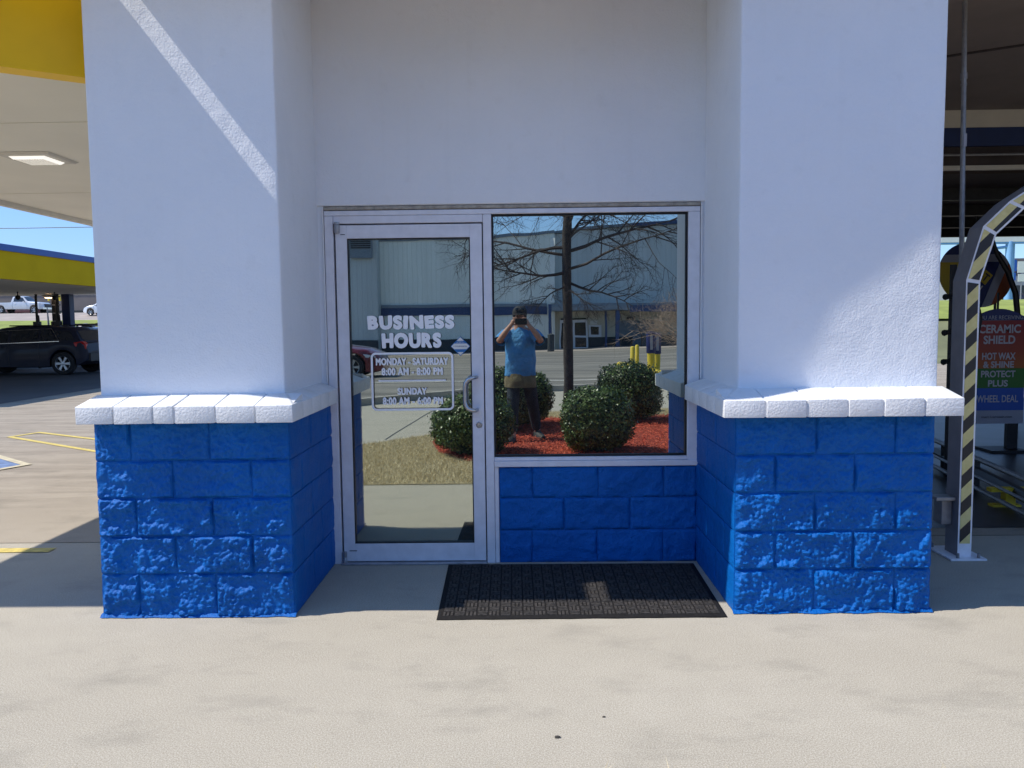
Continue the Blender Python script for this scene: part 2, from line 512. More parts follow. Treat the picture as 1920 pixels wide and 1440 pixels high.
class MB:
    def __init__(s):
        s.v = []; s.f = []; s.m = []

    def add(s, vs, fs, mi=0):
        b = len(s.v)
        s.v += [tuple(x) for x in vs]
        s.f += [tuple(b + i for i in q) for q in fs]
        s.m += [mi] * len(fs)
        return s

    def box(s, a, b, mi=0, mat=None):
        x0, y0, z0 = a; x1, y1, z1 = b
        vs = [Vector(p) for p in ((x0, y0, z0), (x1, y0, z0), (x1, y1, z0), (x0, y1, z0), (x0, y0, z1), (x1, y0, z1), (x1, y1, z1), (x0, y1, z1))]
        if mat is not None: vs = [mat @ p for p in vs]
        return s.add(vs, [(0, 3, 2, 1), (4, 5, 6, 7), (0, 1, 5, 4), (1, 2, 6, 5), (2, 3, 7, 6), (3, 0, 4, 7)], mi)

    def prism(s, poly, axis, a, b, mi=0):
        """poly: 2D points; axis: the extrusion axis; the others in order"""
        def pt(p, h):
            return {'x': (h, p[0], p[1]), 'y': (p[0], h, p[1]), 'z': (p[0], p[1], h)}[axis]
        n = len(poly)
        vs = [pt(p, a) for p in poly] + [pt(p, b) for p in poly]
        fs = [tuple(range(n))[::-1], tuple(range(n, 2 * n))] + [(i, (i + 1) % n, n + (i + 1) % n, n + i) for i in range(n)]
        return s.add(vs, fs, mi)

    def tube(s, pts, rad, n=8, mi=0, cap=True, squash=None):
        pts = [Vector(p) for p in pts]
        if not isinstance(rad, (list, tuple)): rad = [rad] * len(pts)
        rings = []
        up = None
        for i, p in enumerate(pts):
            d = (pts[min(i + 1, len(pts) - 1)] - pts[max(i - 1, 0)])
            if d.length < 1e-9: d = Vector((0, 0, 1))
            d.normalize()
            if up is None:
                up = Vector((0, 0, 1)) if abs(d.z) < 0.9 else Vector((1, 0, 0))
            a = d.cross(up)
            if a.length < 1e-6: a = d.orthogonal()
            a.normalize()
            b = a.cross(d).normalized()
            up = b
            q = squash or (1, 1)
            rings.append([p + (a * math.cos(2 * PI * k / n) * q[0] + b * math.sin(2 * PI * k / n) * q[1]) * rad[i] for k in range(n)])
        vs = [x for rg in rings for x in rg]
        fs = []
        for i in range(len(pts) - 1):
            for k in range(n):
                fs.append((i * n + k, i * n + (k + 1) % n, (i + 1) * n + (k + 1) % n, (i + 1) * n + k))
        if cap:
            fs.append(tuple(range(n))[::-1])
            fs.append(tuple((len(pts) - 1) * n + k for k in range(n)))
        return s.add(vs, fs, mi)

    def lathe(s, prof, n=24, mi=0, mat=None):
        """prof: (radius, height) about z"""
        vs = []
        for rr, z in prof:
            for k in range(n):
                a = 2 * PI * k / n
                vs.append(Vector((rr * math.cos(a), rr * math.sin(a), z)))
        if mat is not None: vs = [mat @ p for p in vs]
        fs = []
        for i in range(len(prof) - 1):
            for k in range(n):
                fs.append((i * n + k, i * n + (k + 1) % n, (i + 1) * n + (k + 1) % n, (i + 1) * n + k))
        return s.add(vs, fs, mi)

    def build(s, name, mats, parent=None, smooth=False, bevel=0.0, sharp=None, loc=None, segs=1):
        me = bpy.data.meshes.new(name)
        me.from_pydata(s.v, [], s.f)
        if not isinstance(mats, (list, tuple)): mats = [mats]
        for m in mats: me.materials.append(m)
        if any(s.m): me.polygons.foreach_set('material_index', s.m)
        if bevel or not smooth:
            bm = bmesh.new(); bm.from_mesh(me)
            if not smooth or bevel:
                bmesh.ops.recalc_face_normals(bm, faces=bm.faces)
            if bevel:
                bmesh.ops.bevel(bm, geom=[e for e in bm.edges if len(e.link_faces) == 2 and e.calc_face_angle(0) > 0.6], offset=bevel, segments=segs, affect='EDGES', profile=0.7)
            bm.to_mesh(me); bm.free()
        if smooth or sharp is not None:
            me.polygons.foreach_set('use_smooth', [True] * len(me.polygons))
            me.set_sharp_from_angle(angle=R(sharp or 40))
        me.update()
        o = bpy.data.objects.new(name, me)
        col.objects.link(o)
        if parent is not None: o.parent = parent
        if loc is not None: o.location = loc
        return o


def part(name, a, b, m, parent=None, bevel=0.0):
    return MB().box(a, b).build(name, m, parent, bevel=bevel)


def text_mesh(s, m, parent, x0, x1, z0, z1, y, name='lettering', offset=0.0, ext=0.0004, shear=0.0, spacing=1.0, facing=1, jiggle=0.0, thin=0.0):
    """flat lettering standing in the xz plane, read from -y, fitted to a box; returned as one mesh"""
    def raw(ch):
        c = bpy.data.curves.new(name, 'FONT')
        c.body = ch; c.size = 1.0; c.offset = offset; c.extrude = 0.0; c.shear = shear; c.space_character = spacing
        c.resolution_u = 4
        o = bpy.data.objects.new(name, c); col.objects.link(o)
        bpy.context.view_layer.update()
        dg = bpy.context.evaluated_depsgraph_get()
        me = bpy.data.meshes.new_from_object(o.evaluated_get(dg))
        bpy.data.objects.remove(o); bpy.data.curves.remove(c)
        vs = [(v.co.x, v.co.y) for v in me.vertices]; fs = [tuple(p.vertices) for p in me.polygons]
        bpy.data.meshes.remove(me)
        return vs, fs
    if jiggle:
        VS, FS = [], []; x = 0
        rnd = random.Random(5)
        for ch in s:
            vs, fs = raw(ch)
            mx0 = min(a for a, b in vs); mx1 = max(a for a, b in vs)
            my0 = min(b for a, b in vs); my1 = max(b for a, b in vs)
            ang = rnd.uniform(-1, 1) * jiggle; sc_ = 1 + rnd.uniform(-0.3, 1) * jiggle
            wide = 1.22 if ch not in 'I' else 1.5
            cx, cy = (mx0 + mx1) / 2, (my0 + my1) / 2
            out = []
            for a, b in vs:
                # top heavier than foot for the cartoon cut of the letters
                k = 1 + 0.10 * (b - cy)
                dx, dy = (a - cx) * wide * k, (b - cy) * sc_
                out.append((dx * math.cos(ang) - dy * math.sin(ang), dx * math.sin(ang) + dy * math.cos(ang)))
            lx = min(a for a, b in out); rx = max(a for a, b in out)
            base = len(VS)
            VS += [(a - lx + x, b + cy) for a, b in out]
            FS += [tuple(base + i for i in q) for q in fs]
            x += (rx - lx) + 0.16
    else:
        VS, FS = raw(s)
    ax, bx = min(v[0] for v in VS), max(v[0] for v in VS)
    ay, by = min(v[1] for v in VS), max(v[1] for v in VS)
    mb = MB()
    if thin: x0 += thin; x1 -= thin; z0 += thin; z1 -= thin
    pts = [(x0 + (a - ax) / (bx - ax) * (x1 - x0), y, z0 + (b - ay) / (by - ay) * (z1 - z0)) for a, b in VS]
    mb.add(pts, FS)
    if thin:                      # heavier strokes: the outline repeated round a small circle, each a hair deeper
        for q in range(10):
            a = 2 * PI * q / 10
            mb.add([(p[0] + thin * math.cos(a), p[1] + 0.00003 * (q + 1), p[2] + thin * math.sin(a)) for p in pts], FS)
    me = bpy.data.meshes.new(name)
    me.from_pydata(mb.v, [], mb.f)
    me.materials.append(m)
    if len(me.polygons) and me.polygons[0].normal.y > 0: me.flip_normals()
    o = bpy.data.objects.new(name, me); col.objects.link(o)
    if parent is not None: o.parent = parent
    return o


def hgt(x, y):
    """height of the land"""
    if y < -14:
        t = min(1.0, (-y - 14) / 38.0)
        return t * (-0.53 + 0.026 * (max(-20, min(20, x)) - 0.8))
    if x > 0:
        a, b, top = 22.0, 38.0, 2.35
    else:
        a, b, top = 38.0, 84.0, 3.02
    t = max(0.0, min(1.0, (y - a) / (b - a)))
    s = min(1.0, abs(x) / 12.0)
    return top * t * t * (3 - 2 * t) * s


def sheet_grid(name, x0, x1, y0, y1, nx, ny, dz, m, **k):
    vs = [(x0 + (x1 - x0) * i / nx, y0 + (y1 - y0) * j / ny) for j in range(ny + 1) for i in range(nx + 1)]
    fs = [(j * (nx + 1) + i, j * (nx + 1) + i + 1, (j + 1) * (nx + 1) + i + 1, (j + 1) * (nx + 1) + i) for j in range(ny) for i in range(nx)]
    mb = MB().add([(a, b, hgt(a, b) + dz) for a, b in vs], fs)
    return tag(mb.build(name, m, smooth=True), kind='structure', **k)


def sheet_poly(name, pts, z, m, **k):
    me = bpy.data.meshes.new(name)
    bm = bmesh.new()
    vs = [bm.verts.new((p[0], p[1], z)) for p in pts]
    bm.faces.new(vs)
    bmesh.ops.triangulate(bm, faces=bm.faces[:])
    bmesh.ops.recalc_face_normals(bm, faces=bm.faces)
    if bm.faces[:][0].normal.z < 0: bmesh.ops.reverse_faces(bm, faces=bm.faces)
    bm.to_mesh(me); bm.free()
    me.materials.append(m)
    o = bpy.data.objects.new(name, me); col.objects.link(o)
    return tag(o, kind='structure', **k)


def inside(p, poly):
    x, y = p; c = False; n = len(poly)
    for i in range(n):
        x1, y1 = poly[i]; x2, y2 = poly[(i + 1) % n]
        if (y1 > y) != (y2 > y) and x < (x2 - x1) * (y - y1) / (y2 - y1) + x1: c = not c
    return c


# ================================================================== SETTING: ground
sheet_grid('ground', -420, 420, -420, 420, 168, 168, -0.05, M['ground'])
sheet_grid('asphalt_lot', -70, 70, -46, -4.2, 70, 42, -0.010, M['asphalt'])
sheet_grid('far_pavement', -70, 70, -58, -46, 70, 8, 0.004, M['hill_road'])
# pavement of the car wash lot, two pours with a joint between them
EDGE_Y = -2.40
sheet_poly('pavement', [(-14, EDGE_Y), (14, EDGE_Y), (14, 0.55), (-14, 0.55)], 0.0, M['concrete'])
sheet_poly('pavement', [(-30, 0.562), (14, 0.562), (14, 21.5), (-30, 21.5)], 0.0, M['lot_concrete'])
sheet_poly('pavement', [(-60, 21.5), (14, 21.5), (14, 36.5), (-60, 36.5)], -0.004, M['lot_concrete'])
sheet_poly('pavement', [(-60, EDGE_Y), (-14, EDGE_Y), (-14, 0.562), (-30, 0.562), (-30, 21.5), (-60, 21.5)], -0.004, M['lot_concrete'])
sheet_poly('joint_bed', [(-14, 0.50), (14, 0.50), (14, 0.60), (-14, 0.60)], -0.012, M['wainscot'])

sheet_poly('vacuum_bay_shade_sheet', [(-10.4, 10.6), (-10.4, 26.6), (-30, 26.6), (-30, 10.6)], 0.004, M['bay'])  # dark asphalt sheet laid inside the canopy's shadow to deepen it
LANE = [(-14, -2.9), (-6, -3.3), (-3.1, -4.1), (-2.07, -4.86), (-1.54, -5.37), (-1.08, -6.0), (-0.4, -7.3), (0.33, -8.25), (1.5, -8.55), (3, -8.7), (6, -8.9), (14, -9)]
strip_later = [(-1.80, -5.35), (-1.62, -7.9), (-1.35, -10.6)]
KERB = [(-14, -5.0), (-6, -7.4), (-3.1, -9.55), (-1.8, -10.9), (-0.6, -11.8), (0.7, -12.35), (3.2, -12.8), (14, -13.0)]
sheet_poly('driveway', LANE + KERB[::-1], 0.0, M['concrete'])
TURF = [(-14, EDGE_Y), (14, EDGE_Y)] + LANE[::-1]
TURF2 = [(-14, EDGE_Y), (14, EDGE_Y)] + [(x, y + 0.0) for x, y in LANE[::-1]]
sheet_poly('turf_ground', TURF2, 0.006, M['grass_soil'])
kb = MB()
for i in range(len(KERB) - 1):
    a, b = Vector((*KERB[i], 0)), Vector((*KERB[i + 1], 0))
    d = (b - a).normalized(); n = Vector((d.y, -d.x, 0))
    if n.y > 0: n = -n
    q = [a, b, b + n * 0.16, a + n * 0.16]
    top = 0.13
    kb.add([p + Vector((0, 0, -0.02)) for p in q] + [p + Vector((0, 0, top)) for p in q],
           [(0, 1, 5, 4), (4, 5, 6, 7), (2, 3, 7, 6)])
tag(kb.build('kerb', M['kerb']), kind='structure')
BED = [(-1.17, -5.95), (-1.14, -4.95), (-0.98, -4.2), (-0.62, -3.62), (-0.1, -3.35), (0.6, -3.15), (1.4, -3.15), (2.3, -3.3), (3.1, -3.9), (3.6, -5.2), (3.3, -6.7), (2.4, -7.55), (1.3, -7.55), (0.33, -7.4), (-0.3, -7.15), (-0.85, -6.7)]
sheet_poly('mulch_bed', BED, 0.012, M['mulch'])
# chips and blades
rnd = random.Random(3)
mb = MB(); n = 0
while n < 15000:
    x, y = rnd.uniform(-1.3, 3.7), rnd.uniform(-7.7, -3.05)
    if not inside((x, y), BED): continue
    n += 1
    L, W = rnd.uniform(0.018, 0.06), rnd.uniform(0.004, 0.011)
    rot = Matrix.Translation((x, y, 0.012 + rnd.uniform(0.004, 0.03))) @ Matrix.Rotation(rnd.uniform(0, 2 * PI), 4, 'Z') @ Matrix.Rotation(rnd.gauss(0, 0.35), 4, 'Y') @ Matrix.Rotation(rnd.gauss(0, 0.4), 4, 'X')
    vs = [rot @ Vector(p) for p in ((-L / 2, -W / 2, 0), (L / 2, -W / 2 * 0.6, 0), (L / 2, W / 2 * 0.6, 0), (-L / 2, W / 2, 0), (0, 0, 0.006))]
    mb.add(vs, [(0, 1, 4), (1, 2, 4), (2, 3, 4), (3, 0, 4)])
tag(mb.build('mulch', M['chips'], smooth=True), 'shredded red bark mulch spread around the clipped bushes', 'mulch', kind='stuff')
mb = MB(); n = 0
while n < 52000:
    x, y = rnd.uniform(-4.2, 5.0), rnd.uniform(-9.0, EDGE_Y - 0.01)
    if rnd.random() > 0.35 and x > 1: continue
    if inside((x, y), BED) or not inside((x, y), TURF): continue
    n += 1
    h_ = rnd.uniform(0.015, 0.05); a = rnd.uniform(0, 2 * PI); ln = rnd.uniform(0.0, 0.05)
    dx, dy = math.cos(a) * 0.0022, math.sin(a) * 0.0022
    lx, ly = rnd.gauss(0, 1) * ln, rnd.gauss(0, 1) * ln
    mb.add([(x - dx, y - dy, 0.005), (x + dx, y + dy, 0.005), (x + lx, y + ly, 0.006 + h_)], [(0, 1, 2)])
tag(mb.build('grass', M['blades'], smooth=True), 'dormant straw coloured grass between the pavement and the driveway', 'grass', kind='stuff')

# painted marks on the lot
def strip(name, pts, wd, m, z=0.005, closed=False, **k):
    mb = MB()
    n = len(pts)
    for i in range(n if closed else n - 1):
        a, b = Vector((*pts[i], z)), Vector((*pts[(i + 1) % n], z))
        d = (b - a).normalized(); q = Vector((-d.y, d.x, 0)) * wd / 2
        e = d * wd * 0.45
        zz = Vector((0, 0, 0.0007 * i))
        mb.add([a - q - e + zz, b - q + e + zz, b + q + e + zz, a + q - e + zz], [(0, 1, 2, 3)])
    return tag(mb.build(name, m), kind='structure', **k)


strip('painted_line', [(-5.18, 4.62), (-7.12, 5.98), (-6.98, 6.42), (-5.35, 5.42), (-4.2, 4.6)], 0.075, M['road_yellow'])
strip('painted_line', [(-8.0, 0.36), (-3.26, 0.36)], 0.10, M['road_yellow'])
sheet_poly('painted_symbol', [(-5.52, 3.71), (-6.9, 4.88), (-7.3, 3.9), (-5.9, 2.78)], 0.004, M['road_blue'])
strip('painted_line', [(-6.9, 4.9), (-5.49, 3.73), (-5.9, 2.75), (-7.3, 3.9)], 0.09, M['road_cream'], z=0.008, closed=True)

strip('driveway_joint', strip_later, 0.022, M['wainscot'], z=0.003)

# hill on the left
sheet_grid('far_road', -110, -22, 62, 128, 30, 24, 0.03, M['hill_road'])
sheet_poly('hill_lawn', [(0, 0), (0.01, 0), (0, 0.01)], -1, M['hill_grass'])
bpy.data.objects.remove(bpy.data.objects['hill_lawn'])
sheet_grid('hill_lawn', -60, -36.2, 50, 66, 12, 8, 0.10, M['hill_grass'])
sheet_grid('bank_lawn', 8, 90, 31, 60, 30, 12, 0.04, M['hill_grass'])
sheet_grid('far_road', 8, 120, 60, 72, 30, 4, 0.05, M['hill_road'])

# ================================================================== THE CAR WASH BUILDING
bld = empty('car_wash_building', (0, 0, 0), label='white stucco building front with blue split block base, glass door and window', cat='building')
FY, SY, LY = -0.89, -0.79, -0.994     # faces: block base, stucco, coping
LX0, LX1 = -2.205, -1.20             # left base
RX0, RX1 = 1.085, 2.09               # right base
SL0, SL1 = -2.215, -1.245            # left stucco shaft
SR0, SR1 = 1.12, 2.15
ROWS = [0.0, 0.23, 0.43, 0.63, 0.825, 1.03]
WROWS = [0.0, 0.208, 0.413, 0.612]
HEAD = 2.236
TOP = 4.6


def rel(uu, vv, seed):
    p = Vector((uu * 9 + seed * 3.1, vv * 11 + seed * 1.7, seed * 0.9))
    a = noise.noise(p)
    a2 = noise.noise(Vector((uu * 21 + seed, vv * 24, seed * 1.9)))
    q = Vector((uu * 42 + seed + 0.4 * a2, vv * 42, seed))
    d = noise.voronoi(q)[0][0]
    k2 = noise.noise(Vector((uu * 60 + 5, vv * 60, seed * 1.3)))
    e = noise.noise(Vector((uu * 120, vv * 120, seed)))
    plate = max(-0.35, min(0.42, a * 1.7))             # broken plates: flat shoulders with sudden steps between
    return 0.50 + 0.66 * plate + 0.34 * a2 + 0.55 * (0.52 - d) + 0.20 * k2 + 0.14 * e


def split_block(parent, org, du, dn, w_, z0, z1, seed, amp, step, open_lo=False, open_hi=False):
    """one split-face block: org = lower start corner on the face plane, du = along the face, dn = outwards"""
    g = 0.003
    nu = max(4, int(w_ / step)); nv = max(4, int((z1 - z0) / step))
    vs = []; fs = []
    h_ = z1 - z0
    for j in range(nv + 1):
        for i in range(nu + 1):
            uu = g + (w_ - 2 * g) * i / nu; vv = g + (h_ - 2 * g) * j / nv
            e = min(vv - g, h_ - g - vv)
            if not open_lo: e = min(e, uu - g)
            if not open_hi: e = min(e, w_ - g - uu)
            ee = min(uu - g, w_ - g - uu)
            s = min(1.0, max(0.0, e / 0.011)); s = s * s * (3 - 2 * s)
            c = min(1.0, max(0.0, ee / 0.02))
            k = max(0.0, rel(uu + org[0] * 1.3 + org[1], vv + z0, seed))
            hh = 0.001 + s * (0.001 + amp * max(0.0, k - 0.12) * 1.0)
            if (open_lo and uu - g < 0.02) or (open_hi and w_ - g - uu < 0.02): hh = hh * (0.35 + 0.65 * c)
            jit = noise.noise(Vector((uu * 14, vv * 14, seed * 5.5))) * 0.003 * (1 - s)
            p = Vector(org) + Vector(du) * uu + Vector(dn) * (hh) + Vector((0, 0, vv + jit))
            vs.append(p)
    for j in range(nv):
        for i in range(nu):
            fs.append((j * (nu + 1) + i, j * (nu + 1) + i + 1, (j + 1) * (nu + 1) + i + 1, (j + 1) * (nu + 1) + i))
    # skirt back into the joint
    b = len(vs)
    ring = [i for i in range(nu + 1)] + [(j * (nu + 1) + nu) for j in range(1, nv + 1)] + [nv * (nu + 1) + i for i in range(nu - 1, -1, -1)] + [j * (nu + 1) for j in range(nv - 1, 0, -1)]
    for q in ring: vs.append(vs[q] - Vector(dn) * 0.02)
    for i in range(len(ring)):
        k = (i + 1) % len(ring)
        fs.append((ring[i], b + i, b + k, ring[k]))
    mb = MB().add(vs, fs)
    me = bpy.data.meshes.new('block')
    me.from_pydata(mb.v, [], mb.f)
    nf = Vector(me.polygons[0].normal)
    if nf.dot(Vector(dn)) < 0: me.flip_normals()
    me.materials.append(M['blue'])
    me.polygons.foreach_set('use_smooth', [True] * len(me.polygons))
    me.set_sharp_from_angle(angle=R(55))
    o = bpy.data.objects.new('block', me); col.objects.link(o); o.parent = parent
    return o


def course(x0, x1, joints):
    js = [x0] + [j for j in joints if x0 + 0.03 < j < x1 - 0.03] + [x1]
    return list(zip(js[:-1], js[1:]))


LJ = [[-2.008, -1.606], [-1.808, -1.406], [-2.006, -1.606], [-1.806], [-2.02, -1.612]]
LJ[3] = [-1.806, -1.40]
RJ = [[1.493, 1.905], [1.29, 1.69], [1.491, 1.902], [1.287, 1.69], [1.493, 1.892]]
seed = 1
for rI in range(5):
    z0, z1 = ROWS[rI], ROWS[rI + 1]
    amp = 0.030 if rI < 3 else 0.023
    for a, b in course(LX0, LX1, LJ[rI]):
        seed += 1
        split_block(bld, (a, FY, z0), (1, 0, 0), (0, -1, 0), b - a, z0 * 0 + z0 - z0, z1 - z0, seed, amp, 0.005, a == LX0, b == LX1).location.z = 0
    for a, b in course(RX0, RX1, RJ[rI]):
        seed += 1
        split_block(bld, (a, FY, z0), (1, 0, 0), (0, -1, 0), b - a, 0, z1 - z0, seed, amp, 0.005, a == RX0, b == RX1)
    # inner returns of the two bases and the outer returns
    off = 0.2 if rI % 2 else 0.4
    for xs, nrm in ((LX1, 1), (RX0, -1), (LX0, -1), (RX1, 1)):
        y = FY; ys = [FY]
        yy = FY + off
        while yy < 0.0 - 0.03:
            ys.append(yy); yy += 0.4
        ys.append(0.02)
        st = 0.014
        for a, b in zip(ys[:-1], ys[1:]):
            seed += 1
            split_block(bld, (xs, a, z0), (0, 1, 0), (nrm, 0, 0), b - a, 0, z1 - z0, seed, 0.006 if xs in (LX1, RX0) else 0.014, st, a == FY, False)
WJ = [[0.051, 0.461, 0.874], [0.255, 0.669], [0.056, 0.469, 0.879]]
for rI in range(3):
    z0, z1 = WROWS[rI], WROWS[rI + 1]
    for a, b in course(-0.152, RX0, WJ[rI]):
        seed += 1
        split_block(bld, (a, 0.012, z0), (1, 0, 0), (0, -1, 0), b - a, 0, z1 - z0, seed, 0.013, 0.011)
# cores of masonry behind the blocks (what shows in the joints)
for a, b in (((LX0 + 0.004, FY + 0.0015, 0), (LX1 - 0.004, 0.02, 1.028)), ((RX0 + 0.004, FY + 0.0015, 0), (RX1 - 0.004, 0.02, 1.028)), ((-0.152, 0.016, 0), (RX0, 0.14, 0.611))):
    part('masonry_core', a, b, M['blue'], bld)
# paint run along the foot of the bases
for x0, x1 in ((LX0, LX1), (RX0, RX1)):
    mb = MB(); nn = 90
    for i in range(nn):
        a = x0 - 0.01 + (x1 - x0 + 0.02) * i / nn; b = x0 - 0.01 + (x1 - x0 + 0.02) * (i + 1) / nn
        fa = 0.010 + 0.012 * noise.noise(Vector((a * 9, 2, 1))) + 0.006 * noise.noise(Vector((a * 60, 2, 1)))
        fb = 0.010 + 0.012 * noise.noise(Vector((b * 9, 2, 1))) + 0.006 * noise.noise(Vector((b * 60, 2, 1)))
        y0 = FY + 0.01
        mb.add([(a, FY - 0.014 - fa, 0.004), (b, FY - 0.014 - fb, 0.004), (b, FY - 0.008, 0.018), (a, FY - 0.008, 0.018), (b, y0, 0.02), (a, y0, 0.02)], [(0, 1, 2, 3), (3, 2, 4, 5)])
    mb.build('paint_fillet', M['blue'], bld, smooth=True)

# coping bricks ---------------------------------------------------
CZ0, CZ1, CZ2 = 1.03, 1.118, 1.162


def rough_brick(mb_pts, faces, sd_):
    mb = MB().add(mb_pts, faces)
    me = bpy.data.meshes.new('coping_brick')
    me.from_pydata(mb.v, [], mb.f)
    bm = bmesh.new(); bm.from_mesh(me)
    bmesh.ops.recalc_face_normals(bm, faces=bm.faces)
    bmesh.ops.bevel(bm, geom=bm.edges[:], offset=0.0038, segments=2, affect='EDGES', profile=0.6)
    for v in bm.verts:
        v.co += Vector((noise.noise(v.co * 30 + Vector((sd_, 0, 0))), noise.noise(v.co * 30 + Vector((0, sd_, 0))), noise.noise(v.co * 30 + Vector((0, 0, sd_))))) * 0.0022
    bm.to_mesh(me); bm.free()
    me.materials.append(M['coping'])
    me.polygons.foreach_set('use_smooth', [True] * len(me.polygons))
    me.set_sharp_from_angle(angle=R(50))
    o = bpy.data.objects.new('coping_brick', me); col.objects.link(o); o.parent = bld
    return o


def front_brick(a, b, mitre=0, sx=0.0):
    """mitre: 0 none, +1 inner corner at b (left shaft), -1 inner corner at a (right shaft); sx = x of the stucco corner"""
    g = 0.005
    tilt = random.uniform(-0.002, 0.002); dep = random.uniform(-0.003, 0.003)
    Y0, Y1 = LY + dep, SY + 0.01
    if mitre == 0:
        a += g; b -= g
        pts = [(a, Y0, CZ0), (b, Y0, CZ0), (b, Y1, CZ0), (a, Y1, CZ0), (a, Y0, CZ1 + tilt), (b, Y0, CZ1 + tilt), (b, Y1, CZ2), (a, Y1, CZ2)]
        fs = [(0, 3, 2, 1), (4, 5, 6, 7), (0, 1, 5, 4), (1, 2, 6, 5), (2, 3, 7, 6), (3, 0, 4, 7)]
        rough_brick(pts, fs, a)
    else:
        if mitre > 0: x0, x1 = a + g, b
        else: x0, x1 = b - g, a            # x1 is the outer corner
        # plan: x0 front, outer corner, outer back, ridge corner, x0 back
        plan = [(x0, Y0), (x1, Y0), (x1, SY - g), (sx, SY + 0.004), (x0, SY + 0.004)]
        zt = [CZ1, CZ1, CZ1 + 0.002, CZ2, CZ2]
        pts = [(p[0], p[1], CZ0) for p in plan] + [(p[0], p[1], z) for p, z in zip(plan, zt)]
        fs = [(4, 3, 2, 1, 0), (0, 1, 6, 5), (1, 2, 7, 6), (2, 3, 8, 7), (3, 4, 9, 8), (4, 0, 5, 9), (5, 6, 8, 9), (6, 7, 8)]
        rough_brick(pts, fs, a)


CL = [-2.245, -2.052, -1.853, -1.745, -1.538, -1.337, -1.148]
for i in range(len(CL) - 1):
    if i == len(CL) - 2: front_brick(CL[i], CL[i + 1], 1, SL1)
    else: front_brick(CL[i], CL[i + 1])
CR = [1.00, 1.205, 1.410, 1.612, 1.787, 1.990, 2.186]
for i in range(len(CR) - 1):
    if i == 0: front_brick(CR[i], CR[i + 1], -1, SR0)
    else: front_brick(CR[i], CR[i + 1])


def side_brick(xo, xi, a, b):
    g = 0.002
    a += g; b -= g
    xi2 = xi + (0.01 if xi > xo else -0.01)
    pts = [(xo, a, CZ0), (xo, b, CZ0), (xi2, b, CZ0), (xi2, a, CZ0), (xo, a, CZ1), (xo, b, CZ1), (xi2, b, CZ2), (xi2, a, CZ2)]
    rough_brick(pts, [(0, 1, 2, 3), (7, 6, 5, 4), (4, 5, 1, 0), (5, 6, 2, 1), (6, 7, 3, 2), (7, 4, 0, 3)], a + xo)


ys = [-0.79, -0.60, -0.41, -0.215, -0.02]
for a, b in zip(ys[:-1], ys[1:]):
    side_brick(-1.148, SL1, a, b)
    side_brick(1.00, SR0, a, b)
for x0, x1 in ((-2.235, -1.16), (1.012, 2.176)):
    mb = MB()
    mb.add([(x0, LY + 0.007, CZ0 + 0.004), (x1, LY + 0.007, CZ0 + 0.004), (x1, SY + 0.02, CZ0 + 0.004), (x0, SY + 0.02, CZ0 + 0.004),
            (x0, LY + 0.007, CZ1 - 0.005), (x1, LY + 0.007, CZ1 - 0.005), (x1, SY + 0.02, CZ2 - 0.005), (x0, SY + 0.02, CZ2 - 0.005)],
           [(0, 3, 2, 1), (4, 5, 6, 7), (0, 1, 5, 4), (1, 2, 6, 5), (2, 3, 7, 6), (3, 0, 4, 7)])
    mb.build('coping_mortar', M['coping'], bld)
for xo, xi in ((-1.154, SL1 - 0.02), (1.006, SR0 + 0.02)):
    mb = MB()
    a, b = -0.79, -0.022
    mb.add([(xo, a, CZ0 + 0.004), (xo, b, CZ0 + 0.004), (xi, b, CZ0 + 0.004), (xi, a, CZ0 + 0.004), (xo, a, CZ1 - 0.004), (xo, b, CZ1 - 0.004), (xi, b, CZ2 - 0.004), (xi, a, CZ2 - 0.004)],
           [(0, 1, 2, 3), (7, 6, 5, 4), (4, 5, 1, 0), (5, 6, 2, 1), (6, 7, 3, 2), (7, 4, 0, 3)])
    mb.build('coping_mortar', M['coping'], bld)

# stucco ----------------------------------------------------------
def stucco_box(name, a, b, wob=0.0025, step=0.05):
    """box with slightly uneven trowelled faces and eased edges"""
    bm = bmesh.new()
    me = bpy.data.meshes.new(name)
    MBx = MB().box(a, b)
    me.from_pydata(MBx.v, [], MBx.f)
    bm.from_mesh(me)
    bmesh.ops.recalc_face_normals(bm, faces=bm.faces)
    bmesh.ops.bevel(bm, geom=bm.edges[:], offset=0.009, segments=3, affect='EDGES', profile=0.5)
    big = [e for e in bm.edges if e.calc_length() > 0.3]
    bmesh.ops.subdivide_edges(bm, edges=big, cuts=22, use_grid_fill=True)
    for v in bm.verts:
        q = v.co * 3.0
        v.co += Vector((noise.noise(q), noise.noise(q + Vector((7, 0, 0))), 0)) * wob
    bm.to_mesh(me); bm.free()
    me.materials.append(M['stucco'])
    me.polygons.foreach_set('use_smooth', [True] * len(me.polygons))
    me.set_sharp_from_angle(angle=R(60))
    o = bpy.data.objects.new(name, me); col.objects.link(o); o.parent = bld
    return o


stucco_box('column', (SL0, SY, 1.035), (SL1, 0.16, TOP))
stucco_box('column', (SR0, SY, 1.035), (SR1, 0.16, TOP))
stucco_box('wall', (SL1 - 0.06, -0.012, HEAD), (SR0 + 0.06, 0.14, TOP))
part('wall', (SL1 - 0.02, 0.004, 1.02), (-1.2085, 0.14, HEAD + 0.002), M['stucco'], bld)
part('wall', (1.0985, 0.004, 1.02), (SR0 + 0.02, 0.14, HEAD + 0.002), M['stucco'], bld)
